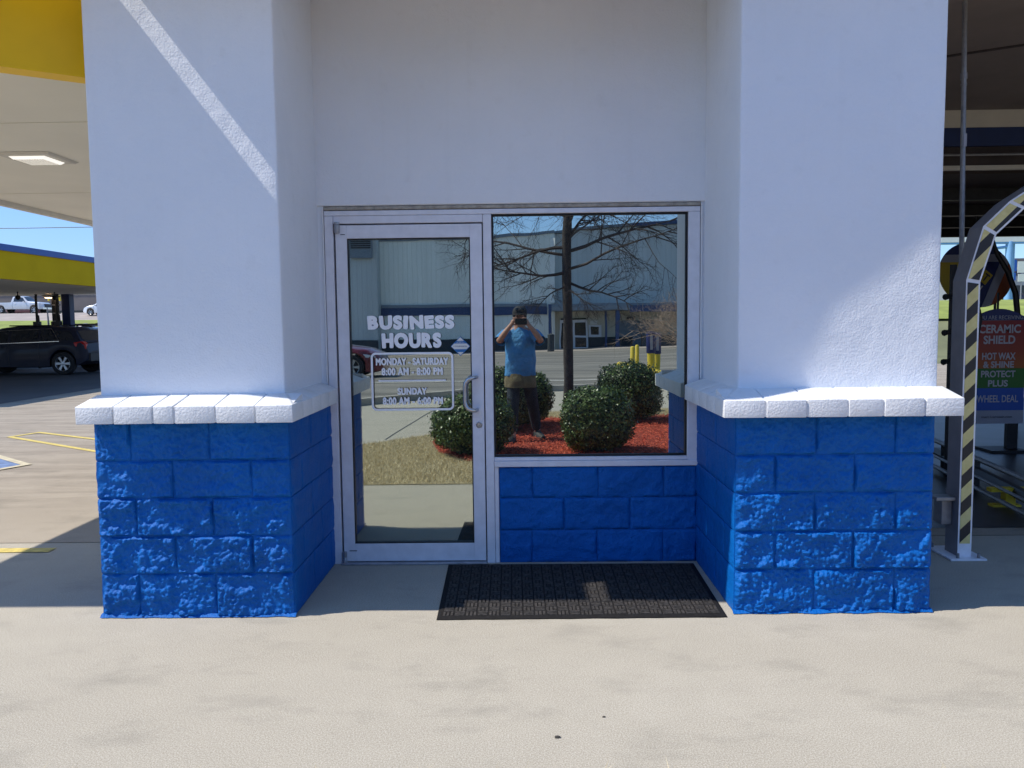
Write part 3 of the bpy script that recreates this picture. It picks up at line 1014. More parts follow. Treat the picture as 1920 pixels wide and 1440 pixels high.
# rough caulk beads
for x in (-1.2125, 1.103):
    mb = MB()
    pts = [(x + 0.002 * noise.noise(Vector((z * 13, x, 0))), -0.002, z) for z in [1.16 + i * (HEAD - 1.16) / 40 for i in range(41)]]
    mb.tube(pts, [0.0055 + 0.002 * noise.noise(Vector((p[2] * 30, 0, 3))) for p in pts], 6)
    mb.build('sealant', M['coping'], bld, smooth=True)
part('sealant', (-1.207, -0.006, 2.212), (1.097, 0.03, HEAD - 0.003), M['caulk'], bld, bevel=0.004)
part('header', (SL1 + 0.001, SY - 0.008, 3.40), (SR0 - 0.001, SY + 0.05, TOP), M['stucco'], bld)  # unseen panel added to keep direct sun out of the recess
part('soffit', (SL1 + 0.001, SY + 0.051, 3.62), (SR0 - 0.001, -0.013, 3.68), M['stucco'], bld)  # unseen cover added over the recess to block sun from above
# building mass behind and inside: floor, back wall, side walls
part('wall', (SL0 + 0.01, 0.162, 0), (SL0 + 0.16, 9.5, TOP), M['stucco'], bld)
part('wall', (SR1 - 0.16, 0.162, 0), (SR1 - 0.01, 9.5, TOP), M['stucco'], bld)
part('wall', (SL0 + 0.162, 3.2, 0), (SR1 - 0.162, 3.35, TOP), M['room'], bld)
part('ceiling', (SL0 + 0.162, 0.144, 2.7), (SR1 - 0.162, 3.198, 2.8), M['room'], bld)
part('floor', (SL0 + 0.162, 0.144, 0.0), (SR1 - 0.162, 3.198, 0.03), M['room'], bld)
part('wall', (-1.9, 0.2, 0.03), (-1.26, 0.3, 2.7), M['room'], bld)
part('wall', (1.2, 0.2, 0.03), (1.9, 0.3, 2.7), M['room'], bld)
part('roof', (SL0 + 0.02, 0.17, TOP), (SR1 - 0.02, 9.5, TOP + 0.1), M['room'], bld)

# storefront frame --------------------------------------------------
def bars(name, boxes, m, parent, bevel=0.0025):
    out = []
    for a, b in boxes:
        out.append(part(name, a, b, m, parent, bevel))
    return out


bars('frame_rail', [((-1.205, 0.0, 2.178), (1.095, 0.10, 2.208))], M['alu'], bld)            # head
bars('frame_rail', [((-1.150, 0.003, 2.130), (-0.234, 0.095, 2.1765))], M['alu'], bld)            # door head
bars('frame_jamb', [((-1.205, 0.001, 0.0), (-1.152, 0.10, 2.1765)), ((1.0235, 0.001, 0.616), (1.095, 0.10, 2.1765)), ((-0.232, 0.001, 0.0), (-0.181, 0.10, 2.1765))], M['alu'], bld)
bars('frame_jamb', [((-0.180, 0.008, 0.0), (-0.154, 0.09, 0.612))], M['alu'], bld)
bars('frame_rail', [((-0.180, -0.008, 0.614), (1.0885, 0.10, 0.650))], M['alu'], bld)
bars('frame_rail', [((-0.180, 0.002, 0.651), (1.0225, 0.095, 0.673))], M['alu'], bld)
part('threshold', (-1.151, -0.03, 0.0), (-0.233, 0.10, 0.012), M['alu_dark'], bld, 0.003)
wd = part('window', (-0.180, 0.036, 0.674), (1.0225, 0.060, 2.177), M['gasket'], bld)   # gasket bed, opened below
bpy.data.objects.remove(wd)
mb = MB()
x0, x1, z0, z1, g = -0.1795, 1.0228, 0.674, 2.1768, 0.010
mb.box((x0, 0.022, z0), (x0 + g, 0.050, z1)); mb.box((x1 - g, 0.022, z0), (x1, 0.050, z1))
mb.box((x0 + g, 0.022, z0), (x1 - g, 0.050, z0 + g)); mb.box((x0 + g, 0.022, z1 - g), (x1 - g, 0.050, z1))
win = mb.build('window', M['gasket'], bld)
MB().add([(x0 + g, 0.040, z0 + g), (x1 - g, 0.040, z0 + g), (x1 - g, 0.040, z1 - g), (x0 + g, 0.040, z1 - g)], [(0, 1, 2, 3)]).build('pane', M['glass'], win)

# door leaf -----------------------------------------------------------
DX0, DX1, DZ0, DZ1 = -1.140, -0.2395, 0.016, 2.121
GX0, GX1, GZ0, GZ1 = -1.070, -0.313, 0.128, 2.040
mb = MB()
mb.box((DX0, 0.006, DZ0), (GX0, 0.05, DZ1)); mb.box((GX1, 0.006, DZ0), (DX1, 0.05, DZ1))
mb.box((GX0, 0.007, GZ1), (GX1, 0.05, DZ1)); mb.box((GX0, 0.007, DZ0), (GX1, 0.05, GZ0))
door = mb.build('door', M['alu'], bld, bevel=0.002)
mb = MB(); g = 0.007
mb.box((GX0, 0.016, GZ0), (GX0 + g, 0.045, GZ1)); mb.box((GX1 - g, 0.016, GZ0), (GX1, 0.045, GZ1))
mb.box((GX0 + g, 0.016, GZ0), (GX1 - g, 0.045, GZ0 + g)); mb.box((GX0 + g, 0.016, GZ1 - g), (GX1 - g, 0.045, GZ1))
mb.build('gasket', M['gasket'], door)
DG = 0.034
MB().add([(GX0 + g, DG, GZ0 + g), (GX1 - g, DG, GZ0 + g), (GX1 - g, DG, GZ1 - g), (GX0 + g, DG, GZ1 - g)], [(0, 1, 2, 3)]).build('pane', M['glass_door'], door)
# handle
hp = []
x, y0 = -0.288, 0.006
prof = [(-0.284, 0.006, 1.180), (-0.284, -0.03, 1.180), (-0.292, -0.052, 1.180), (-0.312, -0.062, 1.178), (-0.335, -0.064, 1.168), (-0.350, -0.064, 1.148), (-0.354, -0.064, 1.12), (-0.354, -0.064, 1.035), (-0.350, -0.064, 1.008), (-0.335, -0.064, 0.988), (-0.312, -0.062, 0.978), (-0.292, -0.052, 0.976), (-0.284, -0.03, 0.976), (-0.284, 0.006, 0.976)]
MB().tube(prof, 0.0125, 12).build('handle', M['steel'], door, smooth=True)
mt = Matrix.Translation((-0.272, 0.006, 0.880)) @ Matrix.Rotation(R(90), 4, 'X')
MB().lathe([(0.0, 0.006), (0.006, 0.008), (0.0085, 0.008), (0.0095, 0.002), (0.014, 0.002), (0.0165, 0.008), (0.019, 0.006), (0.0195, 0.0)], 20, mat=mt).build('lock', M['steel'], door, smooth=True)
MB().box((-0.2735, -0.0035, 0.872), (-0.2705, 0.0, 0.884)).build('keyhole', M['gasket'], door)
mt = Matrix.Translation((-1.125, -0.008, 2.072))
MB().lathe([(0.0, 0.0), (0.015, 0.0), (0.0165, 0.004), (0.0165, 0.046), (0.013, 0.05), (0.0165, 0.054), (0.0165, 0.066), (0.0, 0.068)], 18, mat=mt).build('hinge', M['alu_dark'], door, smooth=True)
mt = Matrix.Translation((-1.132, -0.008, 0.013))
MB().lathe([(0.0, 0.0), (0.013, 0.0), (0.0135, 0.03), (0.011, 0.034), (0.0135, 0.038), (0.0135, 0.068), (0.0, 0.07)], 18, mat=mt).build('hinge', M['alu_dark'], door, smooth=True)
part('maker_label', (-1.105, 0.0045, 0.082), (-1.058, 0.0062, 0.087), M['gasket'], door)
part('maker_label', (-1.108, 0.0045, 2.062), (-1.080, 0.0062, 2.066), M['gasket'], door)
# lettering on the glass: the film sits 5 mm proud so it throws its darkened back into the glass
OUT = 0.0135
MB().add([(GX0 + g, OUT, GZ0 + g), (GX1 - g, OUT, GZ0 + g), (GX1 - g, OUT, GZ1 - g), (GX0 + g, OUT, GZ1 - g)], [(0, 1, 2, 3)]).build('pane', M['clear_pane'], door)
TY = OUT - 0.0006
text_mesh('BUSINESS', M['vinyl'], door, -0.958, -0.417, 1.478, 1.568, TY, offset=0.02, thin=0.0055, jiggle=0.07)
text_mesh('HOURS', M['vinyl'], door, -0.872, -0.499, 1.362, 1.459, TY, offset=0.02, thin=0.0055, jiggle=0.06)
text_mesh('MONDAY - SATURDAY', M['vinyl'], door, -0.911, -0.459, 1.257, 1.303, TY, offset=0.0, thin=0.0027, spacing=1.08)
text_mesh('8:00 AM - 8:00 PM', M['vinyl'], door, -0.876, -0.494, 1.194, 1.242, TY, offset=0.0, thin=0.0027, spacing=1.12)
text_mesh('SUNDAY', M['vinyl'], door, -0.779, -0.596, 1.072, 1.116, TY, offset=0.0, thin=0.0027, spacing=1.08)
text_mesh('8:00 AM - 6:00 PM', M['vinyl'], door, -0.873, -0.496, 1.010, 1.058, TY, offset=0.0, thin=0.0027, spacing=1.12)


def flat(name, pts, y, m, parent):
    me = bpy.data.meshes.new(name)
    me.from_pydata([(p[0], y, p[1]) for p in pts], [], [tuple(range(len(pts)))])
    if me.polygons[0].normal.y > 0: me.flip_normals()
    me.materials.append(m)
    o = bpy.data.objects.new(name, me); col.objects.link(o); o.parent = parent
    return o


flat('ruled_line', [(-0.896, 1.156), (-0.475, 1.156), (-0.475, 1.166), (-0.896, 1.166)], TY, M['vinyl'], door)


def rrect(x0, x1, z0, z1, rad, n=6):
    out = []
    for cx, cz, a0 in ((x1 - rad, z1 - rad, 0), (x0 + rad, z1 - rad, 90), (x0 + rad, z0 + rad, 180), (x1 - rad, z0 + rad, 270)):
        for i in range(n + 1):
            a = R(a0 + 90 * i / n); out.append((cx + rad * math.cos(a), cz + rad * math.sin(a)))
    return out


o_, i_ = rrect(-0.942, -0.427, 0.973, 1.337, 0.032), rrect(-0.929, -0.440, 0.986, 1.324, 0.020)
me = bpy.data.meshes.new('border')
nn = len(o_)
me.from_pydata([(p[0], TY, p[1]) for p in o_ + i_], [], [(i, (i + 1) % nn, nn + (i + 1) % nn, nn + i) for i in range(nn)])
if me.polygons[0].normal.y > 0: me.flip_normals()
me.materials.append(M['vinyl'])
ob = bpy.data.objects.new('border', me); col.objects.link(ob); ob.parent = door
# diamond sticker
sx, sz, sr = -0.382, 1.371, 0.0605
stk = flat('sticker', [(sx, sz - sr), (sx + sr, sz), (sx, sz + sr), (sx - sr, sz)], TY, M['sticker_blue'], door)


def dia_band(za, zb, m, name='sticker_band'):
    rr_ = sr * 0.93
    wa, wb = rr_ - abs(za), rr_ - abs(zb)
    pts = [(sx - wa, sz + za), (sx + wa, sz + za)]
    if za < 0 < zb: pts.append((sx + rr_, sz))
    pts += [(sx + wb, sz + zb)]
    if wb > 0.0005: pts += [(sx - wb, sz + zb)]
    if za < 0 < zb: pts.append((sx - rr_, sz))
    flat(name, pts, TY - 0.0006, m, door)


dia_band(0.034, 0.0555, M['sign_white']); dia_band(-0.018, 0.017, M['sign_white'])
mbp = rr_ = sr * 0.93
flat('sticker_band', [(sx, sz - 0.0555), (sx + 0.019, sz - 0.036), (sx - 0.019, sz - 0.036)], TY - 0.0006, M['sign_white'], door)
text_mesh('Y TOLEHASON', M['ink_navy'], door, sx - 0.044, sx + 0.040, sz - 0.0035, sz + 0.0035, TY - 0.0012, offset=0.02)
text_mesh('PARTS', M['sign_white'], door, sx - 0.016, sx + 0.014, sz + 0.027, sz + 0.031, TY - 0.0012)
text_mesh('OR SERVICE', M['sign_white'], door, sx - 0.026, sx + 0.024, sz + 0.020, sz + 0.0245, TY - 0.0012)

# unseen edges added above the picture, outlined to shade the front ---------------------
EZ = 3.40
def edge_pts(us):
    return [(uu - 0.75 * EZ, ss - KY * EZ) for uu, ss in us]


right_edge = edge_pts([(0.465, -0.725), (1.05, -0.735), (1.9, -0.795), (2.05, -0.76), (2.38, -0.590), (2.78, -0.535), (3.525, -0.475), (4.6, -0.43), (5.6, -0.37)])
P = [(p[0], p[1]) for p in right_edge] + [(3.2, -0.80), (right_edge[0][0], -0.80)]
MB().prism(P, 'z', EZ, EZ + 0.03).build('shade_caster', M['stucco'], bld)

# ================================================================== LEFT CANOPY
can = empty('drive_through_canopy', (-3.8, 3, 0), label='near canopy with cream soffit and rounded yellow front beside the white column', cat='canopy')
can.location = (0, 0, 0)
CZ = 2.85
low = [(-5.43, -0.95), (-3.6, -0.95), (-3.0, -0.86), (-2.69, -0.66), (-2.36, -0.45), (-2.225, -0.36)]
up_us = [(-3.32, -0.735), (-2.3, -0.735), (-1.75, -0.70), (-1.4, -0.613), (-0.6, -0.613), (-0.3, -0.715), (0.335, -0.72)]  # roof rim above view, outlined from the shadows it must cast
upper = edge_pts(up_us)
lip = [(x, y - 0.20) for x, y in low]


def resample(pts, n):
    xs = [pts[0][0] + (pts[-1][0] - pts[0][0]) * i / n for i in range(n + 1)]
    out = []
    for x in xs:
        for (a, b), (c, d) in zip(pts[:-1], pts[1:]):
            if min(a, c) - 1e-6 <= x <= max(a, c) + 1e-6:
                out.append((x, b + (d - b) * (x - a) / (c - a) if c != a else b)); break
    return out


# fascia: lip underside, then a rounded panel rising outward to the roof edge
Lw = resample(low, 40); Lp = resample(lip, 40)
Up = resample([(-5.9, upper[0][1])] + upper, 40)
mb = MB()
rows = [[(x, y, CZ) for x, y in Lw], [(x, y, CZ - 0.012) for x, y in Lp]]
for k in range(1, 11):
    t_ = k / 10
    rows.append([(Lp[i][0] * (1 - t_) + Up[i][0] * t_, Lp[i][1] + (Up[i][1] - Lp[i][1]) * (1 - math.cos(t_ * PI / 2)) ** 1.6, (CZ - 0.012) + (EZ - CZ + 0.012) * math.sin(t_ * PI / 2)) for i in range(41)])
vs = [p for rw in rows for p in rw]
fs = []
for j in range(len(rows) - 1):
    for i in range(40):
        fs.append((j * 41 + i, j * 41 + i + 1, (j + 1) * 41 + i + 1, (j + 1) * 41 + i))
mb.add(vs, fs)
mb.build('fascia', M['yellow'], can, smooth=True, sharp=50)
capq = [(rw[40][1], rw[40][2]) for rw in rows if rw[40][1] <= -0.80] + [(-0.80, EZ)]
MB().prism(capq, 'x', -2.2245, -2.2205).build('end_cap', M['yellow'], can)
# soffit panels
Ys = [(-0.5 + i * 0.62) for i in range(10)] + [6.1]
mb = MB()
mb.prism([(-5.43, -0.95)] + [p for p in low[1:]] + [(-2.225, 5.95), (-5.43, 5.95)], 'z', CZ + 0.002, CZ + 0.05)
mb.build('soffit', M['soffit'], can)
for y in (0.35, 3.1):
    part('soffit_seam', (-5.43, y, CZ - 0.002), (-2.23, y + 0.004, CZ + 0.001), M['soffit'], can)
part('edge_beam', (-5.50, -0.95, CZ - 0.05), (-5.432, 6.0, EZ - 0.002), M['cream_trim'], can)
part('edge_beam', (-5.50, 5.955, CZ - 0.05), (-2.225, 6.02, EZ - 0.002), M['cream_trim'], can)
P = [(-5.87, Up[0][1])] + upper[0:] + [(upper[-1][0], -0.80), (-2.2, 6.0), (-5.87, 6.0)]
MB().prism(P, 'z', EZ, EZ + 0.03).build('roof', M['cream_trim'], can)
lamp = empty('canopy_light', (0, 0, 0), label='square flush light fixture with a lit ribbed lens under the canopy soffit', cat='light fixture')
mb = MB()
cx, cy, rr_ = -3.80, 1.42, 0.215
mb.add([(cx - rr_, cy - rr_, CZ), (cx + rr_, cy - rr_, CZ), (cx + rr_, cy + rr_, CZ), (cx - rr_, cy + rr_, CZ),
        (cx - rr_ + .02, cy - rr_ + .02, CZ - 0.016), (cx + rr_ - .02, cy - rr_ + .02, CZ - 0.016), (cx + rr_ - .02, cy + rr_ - .02, CZ - 0.016), (cx - rr_ + .02, cy + rr_ - .02, CZ - 0.016)],
       [(0, 1, 5, 4), (1, 2, 6, 5), (2, 3, 7, 6), (3, 0, 4, 7), (4, 5, 6, 7)])
mb.build('housing', M['cream_trim'], lamp)
mb = MB()
r1, r0 = 0.140, 0.118
mb.add([(cx - r1, cy - r1, CZ - 0.017), (cx + r1, cy - r1, CZ - 0.017), (cx + r1, cy + r1, CZ - 0.017), (cx - r1, cy + r1, CZ - 0.017),
        (cx - r0, cy - r0, CZ - 0.036), (cx + r0, cy - r0, CZ - 0.036), (cx + r0, cy + r0, CZ - 0.036), (cx - r0, cy + r0, CZ - 0.036)],
       [(0, 1, 5, 4), (1, 2, 6, 5), (2, 3, 7, 6), (3, 0, 4, 7), (4, 5, 6, 7)])
mb.build('lens', M['lens'], lamp)
mb = MB()
for i in range(12):
    x = cx - r0 + 2 * r0 * (i + 0.5) / 12
    mb.box((x - 0.002, cy - r0, CZ - 0.0395), (x + 0.002, cy + r0, CZ - 0.0365))
tag(mb.build('lens_rib', M['cream_trim'], lamp), kind='stuff')

# ================================================================== DOOR MAT
matr = empty('door_mat', (0, 0, 0), label='large black rubber backed mat with a basket weave face on the concrete', cat='mat')
C4 = [Vector((-0.475, -0.035)), Vector((-0.452, -0.968)), Vector((1.035, -0.955)), Vector((1.055, -0.045))]


def mp(s, t_):
    a = C4[0].lerp(C4[3], s); b = C4[1].lerp(C4[2], s)
    p = a.lerp(b, t_)
    return p


nu, nv = 150, 30
vs = []; fs = []
for j in range(nv + 1):
    for i in range(nu + 1):
        s, t_ = i / nu, j / nv
        p = mp(s, t_)
        edge = min(s * 1.5, (1 - s) * 1.5, t_ * 0.92, (1 - t_) * 0.92)
        wv = 0.006 * max(0, noise.noise(Vector((s * 9, t_ * 2, 4)))) * (1 if (1 - t_) < 0.12 else 0.25)
        wob = 0.006 * noise.noise(Vector((s * 12, t_ * 12, 9))) if edge < 0.01 else 0
        vs.append((p.x, p.y + wob, 0.0045 + min(1, edge / 0.02) * 0.006 + wv))
for j in range(nv):
    for i in range(nu):
        fs.append((j * (nu + 1) + i, (j + 1) * (nu + 1) + i, (j + 1) * (nu + 1) + i + 1, j * (nu + 1) + i + 1))
ring = [i for i in range(nu + 1)] + [j * (nu + 1) + nu for j in range(1, nv + 1)] + [nv * (nu + 1) + i for i in range(nu - 1, -1, -1)] + [j * (nu + 1) for j in range(nv - 1, 0, -1)]
b = len(vs)
for q in ring: vs.append((vs[q][0], vs[q][1], 0.001))
for i in range(len(ring)):
    k = (i + 1) % len(ring); fs.append((ring[i], ring[k], b + k, b + i))
MB().add(vs, fs).build('backing', M['mat'], matr, smooth=True, sharp=60)
mb = MB()
cell = 0.0585
NX, NY = int(1.44 / cell), int(0.86 / cell)
for j in range(NY):
    for i in range(NX):
        s0, t0 = 0.018 + (0.964) * i / NX, 0.03 + 0.94 * j / NY
        ds, dt = 0.964 / NX, 0.94 / NY
        for k in range(3):
            if (i + j) % 2:
                a, b_, c, d = s0 + ds * (k + 0.12) / 3, s0 + ds * (k + 0.80) / 3, t0 + dt * 0.06, t0 + dt * 0.94
            else:
                a, b_, c, d = s0 + ds * 0.06, s0 + ds * 0.94, t0 + dt * (k + 0.12) / 3, t0 + dt * (k + 0.80) / 3
            q = [mp(a, d), mp(b_, d), mp(b_, c), mp(a, c)]
            zt = 0.0105 + 0.006 * max(0, noise.noise(Vector((s0 * 9, t0 * 2, 4)))) * (1 if (1 - t0) < 0.12 else 0.25)
            mb.add([(p.x, p.y, zt - 0.002) for p in q] + [(p.x * 0.9 + (q[0].x + q[2].x) * 0.05, p.y * 0.9 + (q[0].y + q[2].y) * 0.05, zt + 0.0036) for p in q],
                   [(4, 5, 6, 7), (0, 1, 5, 4), (1, 2, 6, 5), (2, 3, 7, 6), (3, 0, 4, 7)])
tag(mb.build('weave_rib', M['mat_rib'], matr), kind='stuff')

for (x, y, s) in ((0.115, -2.13, 0.0075), (0.30, -1.98, 0.0045)):
    mb = MB()
    mb.lathe([(0, 0), (s, s * 0.2), (s * 1.1, s * 0.5), (s * 0.6, s * 0.8), (0, s * 0.85)], 8)
    for i, v in enumerate(mb.v): mb.v[i] = (v[0] * 1.5 + 0.2 * s * math.sin(i * 2.3), v[1] + 0.2 * s * math.cos(i * 1.7), v[2])
    tag(mb.build('pebble', M['pebble'], smooth=True, loc=(x, y, 0.0)),
        'larger dark pebble lying on the sunny concrete, nearer the photo bottom' if s > 0.006 else 'smaller dark pebble lying on the sunny concrete below the mat', 'pebble')

# ================================================================== CLEARANCE ARCH
arch = empty('clearance_arch', (2.77, 0.1, 0), label='bent white steel clearance arch with yellow and black hazard stripes', cat='arch')
arch.location = (0, 0, 0)
outer = [(2.726, 0.0), (2.726, 1.742), (2.818, 2.066), (2.972, 2.215), (3.60, 2.62), (4.6, 2.72)]
inner = [(2.812, 0.0), (2.812, 1.728), (2.900, 2.016), (3.066, 2.172), (3.64, 2.53), (4.6, 2.63)]
outer += [(9.2 - x, z) for x, z in outer[-2::-1]]
inner += [(9.2 - x, z) for x, z in inner[-2::-1]]
AY0, AY1 = 0.02, 0.17
mb = MB()
n = len(outer)
for i in range(n - 1):
    q = [outer[i], inner[i], inner[i + 1], outer[i + 1]]
    mb.add([(p[0], AY0, p[1]) for p in q] + [(p[0], AY1, p[1]) for p in q], [(0, 1, 2, 3), (7, 6, 5, 4), (3, 7, 4, 0), (1, 5, 6, 2)])
# front face white, flanks coloured grey to stand for their shade
mb.m = [0 if k % 4 == 0 else 1 for k in range(len(mb.f))]
mb.build('post', [M['white_metal'], M['grey_paint']], arch)
for i in range(n - 1):
    o0, o1, i0, i1 = Vector(outer[i]), Vector(outer[i + 1]), Vector(inner[i]), Vector(inner[i + 1])
    if i == 0: o0, i0 = Vector((2.727, 0.085)), Vector((2.812, 0.085))
    def inset(a, b, c, d):
        # a-b outer edge, c-d inner edge
        m0 = a.lerp(c, 0.11); m1 = b.lerp(d, 0.11); k0 = a.lerp(c, 0.87); k1 = b.lerp(d, 0.87)
        L = (m1 - m0).length
        return [m0.lerp(m1, 0.012 / L), k0.lerp(k1, 0.012 / L), k1.lerp(k0, 0.012 / L), m1.lerp(m0, 0.012 / L)]
    q = inset(o0, o1, i0, i1)
    MB().prism([(p.x, p.y) for p in q], 'y', AY0 - 0.003, AY0 - 0.0002).build('stripe_panel', M['hazard'], arch)
part('base_plate', (2.655, -0.04, 0.001), (2.88, 0.27, 0.014), M['white_metal'], arch, 0.002)
part('base_plate', (6.32, -0.04, 0.001), (6.545, 0.27, 0.014), M['white_metal'], arch, 0.002)
for bx, by in ((2.71, -0.015), (2.84, -0.015), (2.68, 0.24)):
    MB().lathe([(0, 0.03), (0.010, 0.03), (0.011, 0.0)], 6, mat=Matrix.Translation((bx, by, 0.014))).build('bolt', M['grey_metal'], arch)
part('junction_box', (2.655, 0.09, 0.20), (2.722, 0.19, 0.36), M['grey_metal'], arch, 0.004)
part('bracket', (2.60, 0.05, 0.362), (2.722, 0.15, 0.385), M['grey_metal'], arch, 0.003)
for z in (0.86, 1.18):
    MB().lathe([(0, 0.028), (0.012, 0.026), (0.018, 0.015), (0.018, 0)], 12, mat=Matrix.Translation((2.812, 0.12, z)) @ Matrix.Rotation(R(90), 4, 'Y')).build('roller_bolt', M['chrome'], arch, smooth=True)
# slim vertical conduit
cond = empty('conduit', (0, 0, 0), label='slim grey metal conduit rising past the clearance arch to the ceiling', cat='pipe')
MB().tube([(2.85, 0.30, 0.385), (2.853, 0.30, 1.0), (2.845, 0.30, 1.9), (2.815, 0.30, 3.5)], 0.0155, 10).build('pipe', M['grey_metal'], cond, smooth=True)
MB().tube([(2.823, 0.30, 3.02), (2.822, 0.30, 3.06)], 0.021, 10).build('coupling', M['grey_metal'], cond, smooth=True)
MB().tube([(2.8245, 0.30, 2.98), (2.8242, 0.30, 2.995)], 0.019, 10).build('coupling', M['grey_metal'], cond, smooth=True)
part('strap', (2.825, 0.27, 1.395), (2.89, 0.33, 1.415), M['dark_metal'], cond)
part('strap', (2.825, 0.27, 0.84), (2.89, 0.33, 0.86), M['dark_metal'], cond)
part('paper_label', (2.826, 0.2815, 2.60), (2.845, 0.2835, 2.68), M['sign_pale'], cond)
part('flange', (2.81, 0.26, 0.355), (2.90, 0.34, 0.384), M['grey_metal'], cond)
MB().tube([(2.852, 0.30, 0.0), (2.852, 0.30, 0.355)], 0.012, 8).build('pipe', M['dark_metal'], cond, smooth=True)

# ================================================================== WASH TUNNEL
tun = empty('wash_tunnel', (0, 0, 0), label='dim wash tunnel bay with brown ceiling and navy header beyond the arch', cat='building')
TX0, TX1 = 2.16, 9.25
part('ceiling', (TX0, -0.78, 3.50), (TX1, 2.985, 3.56), M['tunnel_ceiling'], tun)
MB().prism([(2.2, 1.9), (5.2, 0.3), (5.2, 0.335), (2.2, 1.935)], 'z', 3.489, 3.499).build('cable_tray', M['tunnel_dark'], tun)
part('beam', (TX0, 2.99, 3.335), (TX1, 3.30, 3.56), M['cream_trim'], tun)
part('beam', (TX0, 2.985, 3.16), (TX1, 3.30, 3.334), M['navy'], tun)
part('beam', (TX0, 3.02, 2.98), (TX1, 3.30, 3.159), M['tunnel_dark'], tun)
part('beam', (TX0, 3.0, 2.935), (TX1, 3.04, 2.978), M['cream_trim'], tun)
part('ceiling', (TX0, 3.302, 2.95), (TX1, 9.4, 3.2), M['tunnel_dark'], tun)
for y in (4.2, 5.6, 7.0, 8.4):
    part('rafter', (TX0, y, 2.82), (TX1, y + 0.08, 2.948), M['dark_metal'], tun)
part('wall', (TX1, -0.78, 0), (TX1 + 0.2, 9.4, 3.8), M['tunnel_dark'], tun)
MB().prism([(2.2, -0.78), (TX1, -0.78), (TX1, 3.3), (2.2, 3.3)], 'z', 3.562, 3.60).build('roof', M['cream_trim'], tun)
part('roof', (TX0, 3.302, 3.2), (TX1, 9.4, 3.26), M['cream_trim'], tun)
sheet_poly('tunnel_floor', [(2.35, 0.75), (9.25, 0.75), (9.25, 9.4), (2.35, 9.4)], 0.004, M['wet_floor'])
MB().tube([(4.95, 2.9, 3.06), (3.90, 2.9, 3.06), (3.86, 2.9, 3.02), (3.85, 2.9, 2.9), (3.97, 2.9, 2.1)], 0.011, 6).build('water_pipe', M['grey_metal'], tun, smooth=True)
# dark wash frame and hoses just beyond the column edge
eq = empty('wash_equipment', (0, 0, 0), label='tall dark wash frame with nozzles and hoses behind the conduit', cat='machine')
MB().tube([(4.02, 2.6, 0), (4.02, 2.6, 2.0)], 0.03, 6).build('upright', M['dark_metal'], eq)
MB().tube([(4.12, 2.6, 0), (4.12, 2.6, 2.06)], 0.045, 6).build('upright', M['dark_metal'], eq)
for z in (1.15, 1.42, 1.75):
    MB().tube([(3.98, 2.55, z), (4.14, 2.55, z)], 0.022, 6).build('crossbar', M['dark_metal'], eq)
    MB().tube([(4.0, 2.56, z - 0.04), (3.90, 2.50, z - 0.05)], [0.014, 0.03], 8).build('nozzle', M['black_plastic'], eq)
MB().tube([(4.12, 2.5, 1.9), (4.2, 2.45, 1.5), (4.14, 2.45, 1.1), (4.2, 2.5, 0.7), (4.1, 2.5, 0.3)], 0.018, 6).build('hose', M['black_plastic'], eq, smooth=True)
# conveyor guide rails
gr = empty('guide_rail', (0, 0, 0), label='low black conveyor guide rail with a yellow bracket crossing the bay floor', cat='guide rail')
A, B = Vector((4.35, 3.55, 0)), Vector((3.05, -0.2, 0))
d = (B - A).normalized()
A2, B2 = Vector((4.29, 3.357, 0)), Vector((3.70, 0.2, 0))
for z, rr_, m in ((0.26, 0.024, 'grey_metal'), (0.16, 0.014, 'grey_metal'), (0.06, 0.020, 'grey_metal')):
    off = Vector((-0.12, 0.0, z)) if z != 0.26 else Vector((0, 0, z))
    MB().tube([A2 + off + Vector((0.15, 1.2, 0)), B2 + off], rr_, 8).build('rail', M[m], gr, smooth=True)
MB().tube([A2 + Vector((0.02, 0, 0.12)), B2 + Vector((0.0, 0, 0.12))], 0.05, 6).build('rail', M['black_plastic'], gr)
p = A2.lerp(B2, 0.60)
mb = MB()
mb.box((p.x - 0.22, p.y - 0.10, 0.125), (p.x + 0.10, p.y - 0.03, 0.155)); mb.box((p.x - 0.10, p.y - 0.09, 0.02), (p.x - 0.02, p.y - 0.02, 0.124)); mb.box((p.x - 0.20, p.y - 0.10, 0.004), (p.x + 0.02, p.y - 0.02, 0.022))
mb.build('bracket', M['yellow_paint'], gr)
for k in (0.1, 0.35, 0.85):
    q = A2.lerp(B2, k)
    part('stanchion', (q.x - 0.03, q.y - 0.03, 0.0), (q.x + 0.03, q.y + 0.03, 0.25), M['dark_metal'], gr)

# menu sign ---------------------------------------------------------
sg = empty('menu_sign', (0, 0, 0), label='tall arched wash menu sign listing ceramic shield, hot wax and wheel deal', cat='sign')
SY4 = 4.0
X0, X1 = 5.0, 5.59
def pan(name, z0, z1, m, y=SY4, x0=X0, x1=X1):
    return part(name, (x0, y, z0), (x1, y + 0.03, z1), m, sg)
pan('panel', 0.32, 0.469, M['sign_pale']); pan('panel', 0.47, 0.719, M['sign_blue']); pan('panel', 0.72, 0.939, M['sign_green'])
pan('panel', 0.94, 1.47, M['sign_gradient'])
arcp = [(X0, 1.471), (X1, 1.471)] + [(X1 - (X1 - X0) * i / 12, 1.50 + 0.10 * math.sin(PI * i / 12)) for i in range(13)]
MB().prism(arcp, 'y', SY4, SY4 + 0.03).build('panel', M['sign_navy'], sg)
yy = SY4 - 0.003
mid = (X0 + X1) / 2
text_mesh('YOU ARE RECEIVING:', M['sign_pale'], sg, X0 + 0.03, X1 - 0.03, 1.482, 1.525, yy, offset=0.01)
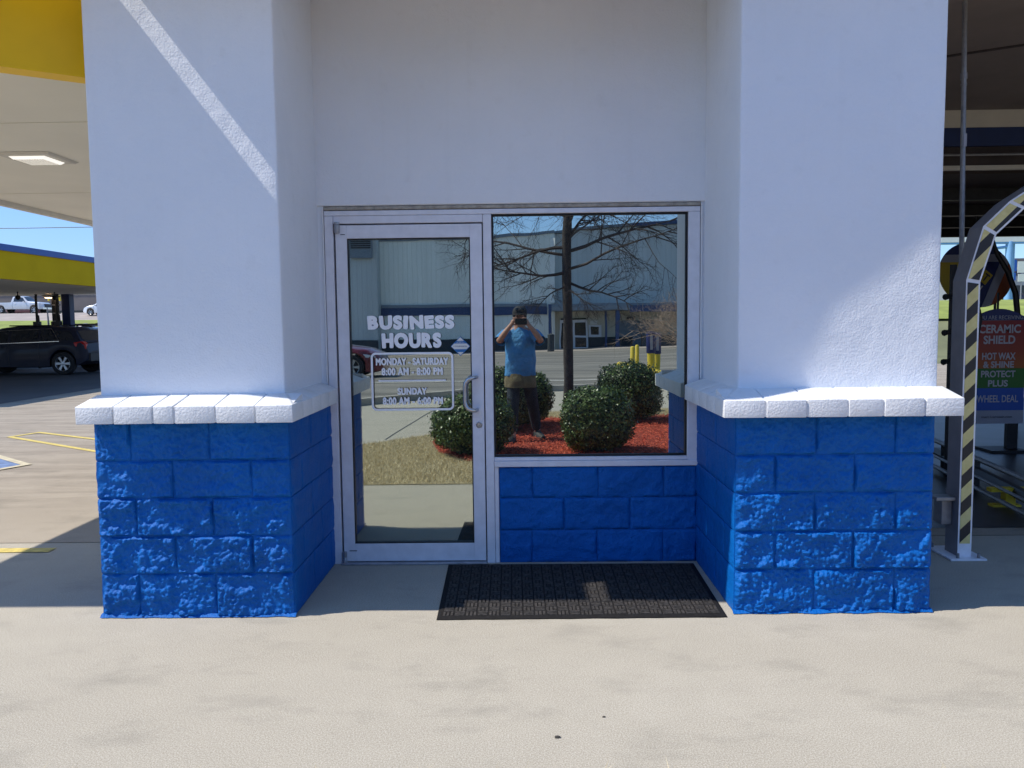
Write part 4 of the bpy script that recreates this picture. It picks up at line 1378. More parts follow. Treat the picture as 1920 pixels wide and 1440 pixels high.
text_mesh('CERAMIC', M['ink_grey'], sg, mid - 0.23, mid + 0.23, 1.33, 1.425, yy, offset=0.03)
text_mesh('SHIELD', M['ink_grey'], sg, mid - 0.175, mid + 0.175, 1.21, 1.305, yy, offset=0.03)
text_mesh('HOT WAX', M['ink_grey'], sg, mid - 0.185, mid + 0.185, 1.035, 1.115, yy, offset=0.03)
text_mesh('& SHINE', M['ink_grey'], sg, mid - 0.17, mid + 0.17, 0.945, 1.02, yy, offset=0.03)
text_mesh('PROTECT', M['ink_grey'], sg, mid - 0.19, mid + 0.19, 0.84, 0.915, yy, offset=0.03)
text_mesh('PLUS', M['ink_grey'], sg, mid - 0.11, mid + 0.11, 0.735, 0.81, yy, offset=0.03)
text_mesh('WHEEL DEAL', M['ink_grey'], sg, mid - 0.23, mid + 0.23, 0.56, 0.64, yy, offset=0.02)
text_mesh('marc1carwash.com', M['ink_dark'], sg, mid - 0.17, mid + 0.17, 0.385, 0.41, yy, offset=0.01)
MB().tube([(mid, SY4 + 0.05, 1.55), (mid, SY4 + 0.05, 1.78)], 0.012, 6).build('bracket', M['dark_metal'], sg)
part('leg', (5.44, SY4 + 0.035, 0.0), (5.56, SY4 + 0.09, 0.40), M['dark_metal'], sg)
part('foot', (5.2, SY4 - 0.10, 0.0), (5.60, SY4 + 0.25, 0.03), M['dark_metal'], sg)

# oval car wash sign ---------------------------------------------------
ov = empty('oval_sign', (6.13, 6.0, 2.08), label='tilted oval car wash sign in blue, yellow, white and orange hung behind the arch', cat='sign')
W_, H_ = 0.49, 0.44
def oval(a):
    return (W_ * math.cos(a), H_ * math.sin(a) + 0.05 * math.cos(a) * -1)
def clip_band(n0, n1):
    """part of the oval between two slanting lines n.x*x+... ; n = (nx, nz, c)"""
    pts = [oval(2 * PI * i / 96) for i in range(96)]
    def cut(ps, nx, nz, c):
        out = []
        for i in range(len(ps)):
            a, b = ps[i], ps[(i + 1) % len(ps)]
            da, db = a[0] * nx + a[1] * nz - c, b[0] * nx + b[1] * nz - c
            if da >= 0: out.append(a)
            if da * db < 0:
                t_ = da / (da - db); out.append((a[0] + (b[0] - a[0]) * t_, a[1] + (b[1] - a[1]) * t_))
        return out
    return cut(cut(pts, *n0), *n1)
def ovp(pts, m, name='panel', y=0.0, th=0.02):
    MB().prism(pts, 'y', y, y + th).build(name, m, ov)
big_ = (0, 1, -9)
ovp(clip_band((0, 1, 0.27), big_), M['sign_navy'])                          # top cap
ovp(clip_band((0, -1, -0.27), (0, 1, 0.17)), M['sign_pale'])
ovp(clip_band((0, -1, -0.17), (-1, 0.15, 0.10)), M['sign_yellow'])
ovp(clip_band((0, -1, -0.17), (1, -0.15, -0.10)), M['sign_navy'], y=0.002)
ovp([p for p in clip_band((0.93, -0.36, 0.24), (-0.93, 0.36, -0.35))], M['sign_pale'], y=-0.006, th=0.007)
ovp([p for p in clip_band((0.93, -0.36, 0.35), big_)], M['sign_orange'], y=-0.006, th=0.007)
pl_ = MB().prism([(-0.16, -0.07), (0.17, -0.07), (0.17, 0.09), (-0.16, 0.09)], 'y', -0.02, -0.012).build('name_plate', M['sign_yellow'], ov)
pl_.location = (0.03, 0, 0.02); pl_.rotation_euler = (0, R(38), 0)
tt = text_mesh('C-T', M['ink_dark'], ov, -0.04, 0.15, -0.045, 0.065, -0.024, offset=0.03)
tt.location = (0.03, 0, 0.02); tt.rotation_euler = (0, R(38), 0)
tt = text_mesh('WASH', M['ink_grey'], ov, -0.20, 0.16, -0.23, -0.10, -0.024, offset=0.03)
tt.location = (0.03, 0, 0.02); tt.rotation_euler = (0, R(38), 0)
MB().tube([(0.0, 0.012, 0.43), (0.0, 0.012, 0.92)], 0.012, 6).build('hanger', M['dark_metal'], ov)
MB().tube([(0.28, 0.012, -0.36), (0.28, 0.012, -0.62)], 0.016, 6).build('stem', M['dark_metal'], ov)
bow = empty('wash_brush_arm', (0, 0, 0), label='black curved brush arm arching down beside the oval sign', cat='machine')
MB().tube([(6.16, 5.8, 2.72), (6.26, 5.8, 2.42), (6.30, 5.8, 2.32), (6.44, 5.8, 2.10), (6.55, 5.8, 1.82), (6.59, 5.8, 1.52), (6.60, 5.8, 0.0)], [0.02, 0.025, 0.03, 0.035, 0.037, 0.037, 0.037], 8).build('arm', M['black_plastic'], bow, smooth=True)
MB().tube([(6.16, 5.8, 2.72), (6.16, 5.8, 2.95)], 0.02, 6).build('hanger', M['dark_metal'], bow)

# billboard on sky blue posts -----------------------------------------
bb = empty('roadside_sign', (0, 0, 0), label='white roadside sign about tires standing on sky blue posts', cat='sign')
part('board', (23.2, 40.0, 5.6), (33, 40.3, 7.4), M['sign_white'], bb)
text_mesh('SERVICE · TIRES', M['ink_navy'], bb, 23.4, 27.55, 5.93, 6.42, 39.99, offset=0.02)
MB().tube([(27.05, 40.15, 2.2), (27.05, 40.15, 5.62)], 0.19, 12).build('post', M['sky_blue_post'], bb, smooth=True)
MB().tube([(27.45, 40.6, 2.2), (27.45, 40.6, 5.62)], 0.16, 12).build('post', M['sky_blue_post'], bb, smooth=True)
MB().tube([(25.0, 40.15, 5.1), (27.05, 40.15, 5.35)], 0.08, 8).build('brace', M['sky_blue_post'], bb, smooth=True)
part('rail', (23.2, 40.02, 5.50), (33, 40.28, 5.598), M['sky_blue_post'], bb)
# far store
st = empty('far_store', (0, 0, 0), label='low grey shop across the road with dark lettering on its front', cat='shop')
part('wall', (50.6, 80, 2.3), (76, 95, 7.2), M['far_wall'], st)
part('parapet', (50.4, 79.9, 7.2), (76.2, 95.1, 7.5), M['far_wall_brown'], st)
text_mesh('MAY', M['ink_dark'], st, 51.3, 52.9, 5.7, 6.3, 79.95, offset=0.03)
part('sign_band', (48.9, 79.95, 5.75), (51.1, 80.0, 6.25), M['ink_dark'], st)
part('window_band', (51.0, 79.96, 2.6), (74, 79.99, 4.7), M['dark_glass'], st)
def road_sign(x, y, z, m, label):
    o = empty('road_sign', (x, y, hgt(x, y)), label=label, cat='road sign', group='road signs across the street')
    MB().tube([(0, 0, 0), (0, 0, z)], 0.05, 6).build('post', M['grey_metal'], o)
    part('plate', (-0.35, -0.06, z - 0.9), (0.35, -0.03, z), m, o)
    part('plate', (-0.30, -0.06, z - 1.6), (0.30, -0.03, z - 1.0), m, o)
road_sign(38.0, 58, 3.5, M['sign_blue'], 'slim road sign with two blue plates across the street')
road_sign(40.0, 60, 3.5, M['sign_white'], 'slim road sign with two white plates across the street')

# ================================================================== VEHICLES
def interp(tab, x):
    if x <= tab[0][0]: return tab[0][1]
    for (a, b), (c, d) in zip(tab[:-1], tab[1:]):
        if x <= c: return b + (d - b) * (x - a) / (c - a)
    return tab[-1][1]


def vehicle(name, label, cat, loc, rz, S, group=None):
    root = empty(name, loc, rz, label=label, cat=cat, group=group)
    L0, L1 = S['x0'], S['x1']
    wc, wr = S['wheels'], S['wr']
    xs = sorted(set([L0 + (L1 - L0) * i / 90 for i in range(91)] + [c + (wr + 0.05) * s for c in wc for s in (-1, -0.97, -0.9, -0.7, 0.7, 0.9, 0.97, 1)]))
    def sect(x):
        top, belt = interp(S['top'], x), interp(S['belt'], x)
        zb = interp(S['bottom'], x); w0 = interp(S['w'], x)
        for c in wc:
            dd = (wr + 0.05) ** 2 - (x - c) ** 2
            if dd > 0: zb = max(zb, wr + math.sqrt(dd))
        gh = max(0.0, top - belt)
        wt = w0 * 0.97 - min(0.22, gh * 0.36)
        zm = zb + (belt - zb) * 0.55
        if gh < 0.06:
            belt2 = top - 0.05; wt = w0 * 0.86
        else: belt2 = belt
        zm = max(zm, zb + 0.001)
        belt2 = max(belt2, zm + 0.01)
        return [(0, zb), (w0 * 0.90, zb), (w0 * 0.985, zb + 0.03), (w0, zm), (w0 * 0.975, belt2), (wt, max(top - 0.035, belt2 + 0.005)), (wt - 0.09, max(top, belt2 + 0.01)), (0, max(top, belt2 + 0.01) + 0.025)]
    vs = []; fs = []
    K = 14
    for x in xs:
        s = sect(x)
        vs += [(x, -p[0], p[1]) for p in s] + [(x, p[0], p[1]) for p in s[-2:0:-1]]
    for i in range(len(xs) - 1):
        for k in range(K):
            fs.append((i * K + k, i * K + (k + 1) % K, (i + 1) * K + (k + 1) % K, (i + 1) * K + k))
    fs.append(tuple(range(K))); fs.append(tuple((len(xs) - 1) * K + k for k in range(K))[::-1])
    MB().add(vs, fs).build('body', S['paint'], root, smooth=True, sharp=32)
    def side(x, t_, off=0.006):
        s = sect(x); a, b = s[4], s[5]
        return (x, -(a[0] + (b[0] - a[0]) * t_ + off), a[1] + (b[1] - a[1]) * t_)
    for sgn in (1, -1):
        for (xa, xb, ta, tb, xc, xd) in S['windows']:
            # bottom edge xa..xb, top edge xc..xd
            nseg = 8; v2 = []
            for i in range(nseg + 1):
                q = i / nseg
                lo = side(xa + (xb - xa) * q, ta); hi = side(xc + (xd - xc) * q, tb)
                v2 += [(lo[0], lo[1] * sgn, lo[2]), (hi[0], hi[1] * sgn, hi[2])]
            MB().add(v2, [(2 * i, 2 * i + 2, 2 * i + 3, 2 * i + 1) for i in range(nseg)]).build('window', M['clear_dark_glass'], root)
        for (xa, xb, ta, tb, xc, xd) in S.get('trim', []):
            pts = [side(xa, ta, 0.012), side(xb, ta, 0.012), side(xd, tb, 0.012), side(xc, tb, 0.012), side(xa, ta, 0.012)]
            MB().tube([(p[0], p[1] * sgn, p[2]) for p in pts], 0.014, 5).build('window_trim', M['chrome'], root)
        for dx, dz in S.get('handles', []):
            s = sect(dx); part('door_handle', (dx - 0.09, sgn * (s[3][0] + 0.0) - 0.02, dz), (dx + 0.09, sgn * (s[3][0]) + 0.02, dz + 0.03), S['paint'], root, 0.005)
        for xd in S.get('seams', []):
            s = sect(xd)
            MB().tube([(xd, sgn * (s[k][0] + 0.001), s[k][1]) for k in (2, 3, 4)], 0.007, 4).build('door_seam', M['black_plastic'], root)
        mx, mz = S['mirror']
        s = sect(mx)
        mb = MB().tube([(mx, sgn * (s[4][0] - 0.02), mz), (mx, sgn * (s[4][0] + 0.10), mz + 0.03), (mx - 0.02, sgn * (s[4][0] + 0.22), mz + 0.03)], [0.03, 0.07, 0.06], 8)
        mb.build('mirror', S['paint'], root, smooth=True)
        for c in wc:
            wy = sgn * (interp(S['w'], c) - 0.11)
            mt = Matrix.Translation((c, wy, wr)) @ Matrix.Rotation(R(-90) * sgn, 4, 'X')
            wh = MB().lathe([(wr * 0.62, -0.11), (wr * 0.93, -0.105), (wr, -0.08), (wr, 0.08), (wr * 0.93, 0.105), (wr * 0.66, 0.108), (wr * 0.64, 0.09)], 36, mat=mt)
            wheel = wh.build('wheel', M['tyre'], root, smooth=True)
            rm = MB().lathe([(0.0, 0.02), (wr * 0.60, 0.0)], 28, mi=1, mat=mt)
            rm.lathe([(wr * 0.60, 0.02), (wr * 0.62, 0.10), (wr * 0.655, 0.108), (wr * 0.645, 0.085), (wr * 0.60, 0.04)], 28, mat=mt)
            rm.lathe([(0.0, 0.095), (wr * 0.14, 0.09), (wr * 0.17, 0.04)], 16, mat=mt)
            nsp = S.get('spokes', 5)
            for k in range(nsp):
                for dlt in ((-0.10, 0.10) if S.get('twin') else (0.0,)):
                    mk = mt @ Matrix.Rotation(2 * PI * k / nsp + dlt, 4, 'Z')
                    rm.add([mk @ Vector(p) for p in ((0.03, -0.02, 0.05), (0.03, 0.02, 0.05), (wr * 0.62, 0.022 if S.get('twin') else 0.045, 0.05), (wr * 0.62, -0.022 if S.get('twin') else -0.045, 0.05),
                                                     (0.03, -0.02, 0.088), (0.03, 0.02, 0.088), (wr * 0.62, 0.018 if S.get('twin') else 0.038, 0.092), (wr * 0.62, -0.018 if S.get('twin') else -0.038, 0.092))],
                           [(4, 5, 6, 7), (0, 1, 5, 4), (2, 3, 7, 6), (1, 2, 6, 5), (3, 0, 4, 7)])
            rm.build('rim', [S.get('rim', M['alloy']), M['dark_metal']], wheel, smooth=True, sharp=30)
    # windscreen and rear glass strips following the top
    for (xa, xb, nm) in S['screens']:
        v2 = []; nseg = 8
        for i in range(nseg + 1):
            x = xa + (xb - xa) * i / nseg; s = sect(x)
            y_ = s[6][0] - 0.01; z_ = s[6][1] + 0.012
            v2 += [(x, -y_, z_), (x, 0, s[7][1] + 0.008), (x, y_, z_)]
        ff = []
        for i in range(nseg): ff += [(3 * i, 3 * i + 1, 3 * i + 4, 3 * i + 3), (3 * i + 1, 3 * i + 2, 3 * i + 5, 3 * i + 4)]
        MB().add(v2, ff).build(nm, M['clear_dark_glass'], root, smooth=True)
    for sgn in (1, -1):
        for (nm, pts, mt_, dep) in S['lamps']:
            # lamp patch on the flank: list of (x, z)
            v2 = []
            for x, z in pts:
                s = sect(x); hw = interp(S['w'], x)
                v2.append((x, sgn * (hw * 0.985 + 0.008), z))
            v3 = [(x, y_ - sgn * 0.16, z) for x, y_, z in v2]
            nn = len(v2)
            MB().add(v2 + v3, [tuple(range(nn)), tuple(range(nn, 2 * nn))[::-1]] + [(i, (i + 1) % nn, nn + (i + 1) % nn, nn + i) for i in range(nn)]).build(nm, mt_, root, bevel=0.01)
    for nm, a, b, m_ in S.get('extra', []):
        part(nm, a, b, m_, root, 0.01)
    return root


suv_spec = lambda paint: dict(x0=-2.38, x1=2.38, wheels=(-1.60, 1.30), wr=0.365, paint=paint, spokes=6, twin=True,
    top=[(-2.38, 0.74), (-2.34, 0.98), (-2.22, 1.02), (-1.98, 1.40), (-1.75, 1.49), (-0.9, 1.545), (0.0, 1.545), (0.45, 1.49), (1.12, 1.10), (1.9, 0.98), (2.28, 0.86), (2.38, 0.62)],
    belt=[(-2.38, 0.72), (-2.3, 0.96), (-2.22, 1.04), (-1.0, 1.05), (0.6, 1.0), (1.15, 0.98), (2.0, 0.93), (2.38, 0.6)],
    bottom=[(-2.38, 0.45), (-2.1, 0.30), (-1.0, 0.24), (1.0, 0.24), (2.2, 0.26), (2.38, 0.34)],
    w=[(-2.38, 0.80), (-2.2, 0.88), (-1.6, 0.92), (0, 0.92), (1.6, 0.92), (2.15, 0.84), (2.38, 0.66)],
    windows=[(-0.92, -1.42, 0.10, 0.86, -0.88, -1.18), (-0.84, 0.04, 0.08, 0.88, -0.80, 0.04), (0.14, 0.98, 0.08, 0.88, 0.14, 0.50), (-1.50, -2.02, 0.12, 0.82, -1.28, -1.82)],
    trim=[(-1.52, 0.98, 0.05, 0.93, -1.22, 0.50)], handles=[(-0.70, 0.92), (0.32, 0.90)], seams=[0.10, -0.86, 1.08], mirror=(0.85, 1.05),
    screens=[(0.52, 1.10, 'windscreen'), (-2.20, -2.0, 'rear_window')],
    lamps=[('tail_light', [(-2.32, 0.80), (-2.00, 0.90), (-1.96, 1.02), (-2.24, 1.06), (-2.33, 0.95)], M['red_lens'], 0.1), ('headlight', [(2.28, 0.70), (1.85, 0.78), (1.80, 0.88), (2.2, 0.84)], M['head_lens'], 0.1)],
    extra=[('roof_rail', (-1.7, 0.60, 1.548), (0.2, 0.64, 1.585), M['black_plastic']), ('roof_rail', (-1.7, -0.64, 1.548), (0.2, -0.60, 1.585), M['black_plastic']), ('rear_bumper', (-2.44, -0.78, 0.42), (-2.30, 0.78, 0.68), M['black_plastic'])])
# dark blue SUV: local +x is its nose; in the photo the nose points left
vehicle('parked_suv', 'dark navy SUV with chrome window trim parked under the vacuum canopy', 'suv', (-16.05, 20.92, 0.0), PI, suv_spec(carpaint('navy_car_paint', (0.003, 0.005, 0.020), coat=0.18, rough=0.6, metal=0.0)), 'cars parked at the vacuum bays')
vehicle('parked_suv', 'dusty grey SUV mostly hidden behind the navy SUV, its roof showing', 'suv', (-20.5, 23.9, 0.0), 0, suv_spec(carpaint('grey_car_paint', (0.14, 0.145, 0.15), rough=0.45)), 'cars parked at the vacuum bays')
hatch_spec = lambda paint: dict(x0=-2.05, x1=2.1, wheels=(-1.28, 1.3), wr=0.32, paint=paint, spokes=5,
    top=[(-2.05, 0.7), (-2.0, 0.95), (-1.75, 1.30), (-1.4, 1.46), (-0.3, 1.52), (0.3, 1.44), (1.02, 1.0), (1.75, 0.86), (2.05, 0.72), (2.1, 0.55)],
    belt=[(-2.05, 0.7), (-1.9, 0.98), (-0.5, 0.95), (1.05, 0.9), (1.9, 0.78), (2.1, 0.5)],
    bottom=[(-2.05, 0.36), (-1.8, 0.22), (1.8, 0.2), (2.1, 0.3)], w=[(-2.05, 0.74), (-1.8, 0.84), (0, 0.87), (1.6, 0.86), (2.1, 0.62)],
    windows=[(-0.80, -0.10, 0.08, 0.86, -0.76, -0.10), (0.0, 0.86, 0.08, 0.86, 0.0, 0.40), (-0.90, -1.5, 0.12, 0.8, -0.86, -1.30)],
    handles=[(-0.5, 0.8), (0.25, 0.78)], seams=[-0.05, -0.84, 0.95], mirror=(0.75, 0.93),
    screens=[(0.36, 1.0, 'windscreen'), (-1.95, -1.5, 'rear_window')],
    lamps=[('tail_light', [(-2.0, 0.68), (-1.80, 0.74), (-1.82, 0.94), (-1.98, 0.96)], M['red_lens'], 0.1), ('headlight', [(2.0, 0.60), (1.6, 0.68), (1.6, 0.78), (1.95, 0.72)], M['head_lens'], 0.1)])
vehicle('parked_hatchback', 'silver blue hatchback peeking out behind the tail of the navy SUV', 'car', (-15.4, 26.4, 0.0), 0, hatch_spec(carpaint('silver_blue_paint', (0.46, 0.54, 0.68), rough=0.4)), 'cars parked at the vacuum bays')
vehicle('far_white_car', 'white car on the raised lot, cut off by the column edge', 'car', (-52.6, 84.0, hgt(-52.6, 84) + 0.03), PI, hatch_spec(carpaint('white_car_paint', (0.7, 0.7, 0.72))))
bpy.data.objects['far_white_car'].location = (-40.1, 72.5, hgt(-40.1, 72.5) + 0.03)
bpy.data.objects['far_white_car'].name = 'parked_hatchback.001'
sport = dict(x0=-2.3, x1=2.25, wheels=(-1.35, 1.38), wr=0.34, paint=carpaint('dark_red_paint', (0.16, 0.006, 0.014)), spokes=5,
    top=[(-2.3, 0.75), (-2.2, 0.93), (-1.6, 1.0), (-0.9, 1.32), (-0.2, 1.38), (0.3, 1.3), (0.95, 0.98), (1.8, 0.84), (2.15, 0.70), (2.25, 0.5)],
    belt=[(-2.3, 0.75), (-1.7, 0.93), (0, 0.90), (1.0, 0.86), (2.0, 0.74), (2.25, 0.45)],
    bottom=[(-2.3, 0.35), (-2.0, 0.2), (2.0, 0.17), (2.25, 0.22)], w=[(-2.3, 0.78), (-1.8, 0.9), (0, 0.9), (1.6, 0.9), (2.1, 0.78), (2.25, 0.6)],
    windows=[(-0.15, 0.80, 0.1, 0.86, -0.12, 0.36), (-0.24, -1.05, 0.15, 0.8, -0.22, -0.72)],
    handles=[(0.05, 0.74)], seams=[-0.2, 0.9], mirror=(0.65, 0.9), screens=[(0.34, 0.92, 'windscreen'), (-1.5, -0.95, 'rear_window')],
    lamps=[('tail_light', [(-2.25, 0.68), (-2.0, 0.72), (-2.0, 0.86), (-2.22, 0.88)], M['red_lens'], 0.1), ('headlight', [(2.12, 0.55), (1.75, 0.62), (1.7, 0.72), (2.05, 0.66)], M['head_lens'], 0.1)])
red_car = vehicle('parked_car', 'dark red coupe on the lot, seen mirrored at the left of the glass door', 'car', (-6.4, -19.4, 0), 0, sport)
red_car.location.z = hgt(-6, -19.4) - 0.006
truck = dict(x0=-2.9, x1=2.85, wheels=(-1.85, 1.85), wr=0.42, paint=carpaint('white_truck_paint', (0.58, 0.59, 0.60)), spokes=6,
    top=[(-2.9, 1.02), (-2.88, 1.22), (-0.72, 1.24), (-0.66, 1.30), (-0.55, 1.82), (0.35, 1.88), (0.6, 1.82), (1.15, 1.30), (2.5, 1.16), (2.8, 1.0), (2.85, 0.8)],
    belt=[(-2.9, 1.0), (-2.8, 1.21), (-0.7, 1.23), (1.2, 1.20), (2.6, 1.08), (2.85, 0.7)],
    bottom=[(-2.9, 0.5), (-2.5, 0.45), (2.5, 0.42), (2.85, 0.45)], w=[(-2.9, 0.95), (0, 0.98), (2.4, 0.97), (2.85, 0.8)],
    windows=[(-0.40, 0.95, 0.08, 0.86, -0.38, 0.58)], handles=[(-0.2, 1.05)], seams=[-0.5, 1.08], mirror=(0.85, 1.25), screens=[(0.62, 1.12, 'windscreen')],
    lamps=[('tail_light', [(-2.88, 0.95), (-2.75, 0.95), (-2.75, 1.18), (-2.88, 1.18)], M['red_lens'], 0.1), ('headlight', [(2.78, 0.85), (2.45, 0.9), (2.45, 1.05), (2.75, 1.0)], M['head_lens'], 0.1)],
    extra=[('bed_floor', (-2.8, -0.8, 1.245), (-0.8, 0.8, 1.275), M['black_plastic']), ('grille', (2.80, -0.6, 0.62), (2.90, 0.6, 1.0), M['black_plastic']), ('bumper', (2.82, -0.9, 0.42), (3.0, 0.9, 0.62), M['chrome'])])
vehicle('pickup_truck', 'white pickup truck with dark front parked on the far hill', 'pickup truck', (-55.4, 83.6, hgt(-55.4, 83.6) + 0.03), 0, truck)
dark_car = hatch_spec(carpaint('maroon_far_paint', (0.10, 0.02, 0.025)))
vehicle('parked_car', 'dark maroon car on the far hill behind the white pickup', 'car', (-60.2, 92, hgt(-60, 92) + 0.03), 0, dark_car)
dk = hatch_spec(carpaint('dark_far_paint', (0.03, 0.02, 0.03)))
vehicle('parked_car', 'dark car on the road beyond the bank, under the shop lettering', 'car', (42.5, 66, hgt(42.5, 66) + 0.05), 0, dk, 'cars beyond the right bank')

# ================================================================== VACUUM CANOPY
vac = empty('vacuum_canopy', (0, 0, 0), label='long far canopy with yellow band and blue top edge over the parked cars', cat='canopy')
VX, VX2, VY0, VY1 = -12.5, -26.0, 9.6, 25.6
part('fascia', (VX - 0.12, VY0, 2.69), (VX, VY1, 3.37), M['yellow_dull'], vac)
part('trim', (VX - 0.16, VY0 - 0.04, 3.372), (VX + 0.04, VY1, 3.53), M['blue_trim'], vac)
part('fascia', (VX2, VY0, 2.69), (VX2 + 0.12, VY1, 3.37), M['yellow_dull'], vac)
part('trim', (VX2 - 0.04, VY0 - 0.04, 3.372), (VX2 + 0.16, VY1, 3.53), M['blue_trim'], vac)
part('fascia', (VX2 + 0.122, VY0, 2.69), (VX - 0.122, VY0 + 0.12, 3.37), M['yellow_dull'], vac)
part('soffit', (VX2 + 0.122, VY0 + 0.122, 2.72), (VX - 0.122, VY1, 2.80), M['soffit_far'], vac)
part('roof', (VX2 + 0.162, VY0, 3.372), (VX - 0.162, VY1, 3.42), M['cream_trim'], vac)
for (x, y) in ((-16.85, 24.7), (-15.6, 11.0), (-22.0, 24.7), (-22.0, 11.0)):
    part('column', (x - 0.15, y - 0.15, 0), (x + 0.15, y + 0.15, 2.718), M['navy'], vac)
for i, (x, y, lbl) in enumerate(((-17.85, 24.4, 'dark vacuum hose pole hanging left of the canopy lamp'), (-17.30, 24.6, 'thick dark vacuum pole beside the small yellow letter sign'), (-17.02, 24.3, 'lattice vacuum mast with angled arm in front of the blue column'))):
    o = empty('vacuum_pole', (x, y, 0), label=lbl, cat='vacuum', group='vacuum poles under the far canopy')
    wd_ = (0.045, 0.09, 0.07)[i]
    MB().tube([(0, 0, 0), (0, 0, 2.718)], wd_, 8).build('pole', M['dark_metal'], o)
    MB().tube([(0.05, 0, 1.95), (0.12, -0.05, 1.4), (-0.10, -0.1, 1.05), (0.05, 0, 0.8)], 0.035, 6).build('hose', M['black_plastic'], o, smooth=True)
    if i == 2:
        for z in (1.7, 2.0, 2.3, 2.6):
            part('rung', (-0.16, -0.03, z), (0.12, 0.03, z + 0.04), M['grey_metal'], o)
        MB().tube([(-0.17, 0, 1.2), (-0.17, 0, 2.718)], 0.03, 6).build('pole', M['dark_metal'], o)
    part('nozzle_holder', (-0.1, -0.1, 1.5), (0.1, 0.1, 1.72), M['black_plastic'], o)
for x, y, lbl in ((-17.0, 22.0, 'round security camera under the canopy, left one'), (-16.1, 22.6, 'round security camera under the canopy, nearest the lattice mast')):
    o = empty('security_camera', (x, y, 2.69), label=lbl, cat='camera', group='security cameras under the far canopy')
    MB().tube([(0, 0, 0.03), (0, 0, -0.10)], 0.02, 6).build('stem', M['black_plastic'], o)
    MB().lathe([(0, -0.26), (0.07, -0.22), (0.09, -0.16), (0.06, -0.10), (0, -0.09)], 12).build('dome', M['black_plastic'], o, smooth=True)
vl = empty('canopy_lamp', (-17.25, 24.2, 2.69), label='warm glowing lamp hung beneath the far canopy soffit', cat='lamp')
MB().lathe([(0, -0.12), (0.16, -0.10), (0.24, -0.02), (0.10, 0.02)], 14).build('housing', M['cream_trim'], vl, smooth=True)
MB().lathe([(0, -0.13), (0.15, -0.115), (0.0, -0.10)], 14).build('bulb', emit('warm_bulb', (1.0, 0.72, 0.45), 5), vl, smooth=True)
bn = empty('trash_bin', (-18.3, 28.5, 0), label='tall round grey bin standing right of the blue canopy column', cat='bin')
MB().lathe([(0, 0), (0.34, 0), (0.35, 1.5), (0, 1.5)], 20).build('drum', M['grey_metal'], bn, smooth=True, sharp=40)
MB().lathe([(0, 1.66), (0.30, 1.62), (0.38, 1.50), (0.36, 1.50)], 20).build('lid', M['grey_paint'], bn, smooth=True, sharp=40)
kc = empty('vending_cart', (-17.75, 28.0, 0), label='small open stand with dark roof and red crates by the column edge', cat='stand')
part('roof', (-0.55, -0.4, 1.55), (0.8, 0.4, 1.64), M['dark_metal'], kc)
for dx in (-0.45, 0.1, 0.7):
    part('post', (dx - 0.03, -0.35, 0), (dx + 0.03, -0.29, 1.55), M['dark_metal'], kc)
part('crate', (-0.1, -0.3, 0.95), (0.3, 0.2, 1.25), M['red_lens'], kc)
part('shelf', (-0.5, -0.35, 0.86), (0.75, 0.35, 0.94), M['dark_metal'], kc)
# distant things on the left
fb = empty('far_building', (0, 0, 0), label='long low grey brown building on the far hilltop', cat='building')
part('wall', (-110, 118, 2.8), (-58, 132, 8.4), M['far_wall_brown'], fb)
part('roof', (-110.4, 117.6, 8.4), (-57.6, 132.4, 8.8), M['far_wall'], fb)
part('window_band', (-100, 117.95, 3.3), (-60, 117.98, 4.0), M['dark_glass'], fb)
ms = empty('letter_sign', (-45.0, 72, hgt(-45.0, 72)), label='small pole sign with a yellow rounded letter m far away', cat='sign')
MB().tube([(0, 0, 0), (0, 0, 1.5)], 0.06, 6).build('pole', M['grey_metal'], ms)
for s in (-1, 1):
    MB().tube([(s * 0.55, 0, 1.5), (s * 0.50, 0, 2.1), (s * 0.30, 0, 2.35), (s * 0.12, 0, 2.1), (s * 0.04, 0, 1.6)], 0.09, 6).build('letter_arch', M['yellow_paint'], ms, smooth=True)
sap = empty('sapling', (-19.0, 27.0, 0), label='slim bare sapling with a pale stake between the vacuum poles', cat='tree')
MB().tube([(0, 0, 0), (0.03, 0, 1.4), (0, 0, 2.3)], [0.05, 0.045, 0.02], 6).build('trunk', M['grey_metal'], sap)
# overhead wires
for k, (z, yv) in enumerate(((12.3, 60), (9.9, 60), (7.3, 60))):
    mb = MB()
    pts = [(x, yv, z - 0.4 * math.cos((x + 40) / 26.0 * PI / 2)) for x in range(-90, -10, 5)]
    mb.tube(pts, 0.028, 4)
    tag(mb.build('overhead_wire', M['black_plastic']), ('highest of the three overhead wires crossing the sky at left', 'middle overhead wire crossing the sky at left', 'lowest overhead wire, just above the far canopy edge')[k], 'wire', 'overhead wires in the left sky')
for k, (z, yv) in enumerate(((9.3, 50), (8.2, 50))):
    mb = MB().tube([(20, yv, z), (32, yv, z - 0.3), (60, yv, z + 0.3)], 0.03, 4)
    tag(mb.build('overhead_wire', M['black_plastic']), ('upper overhead wire behind the tire sign', 'lower overhead wire behind the tire sign')[k], 'wire', 'overhead wires in the right sky')

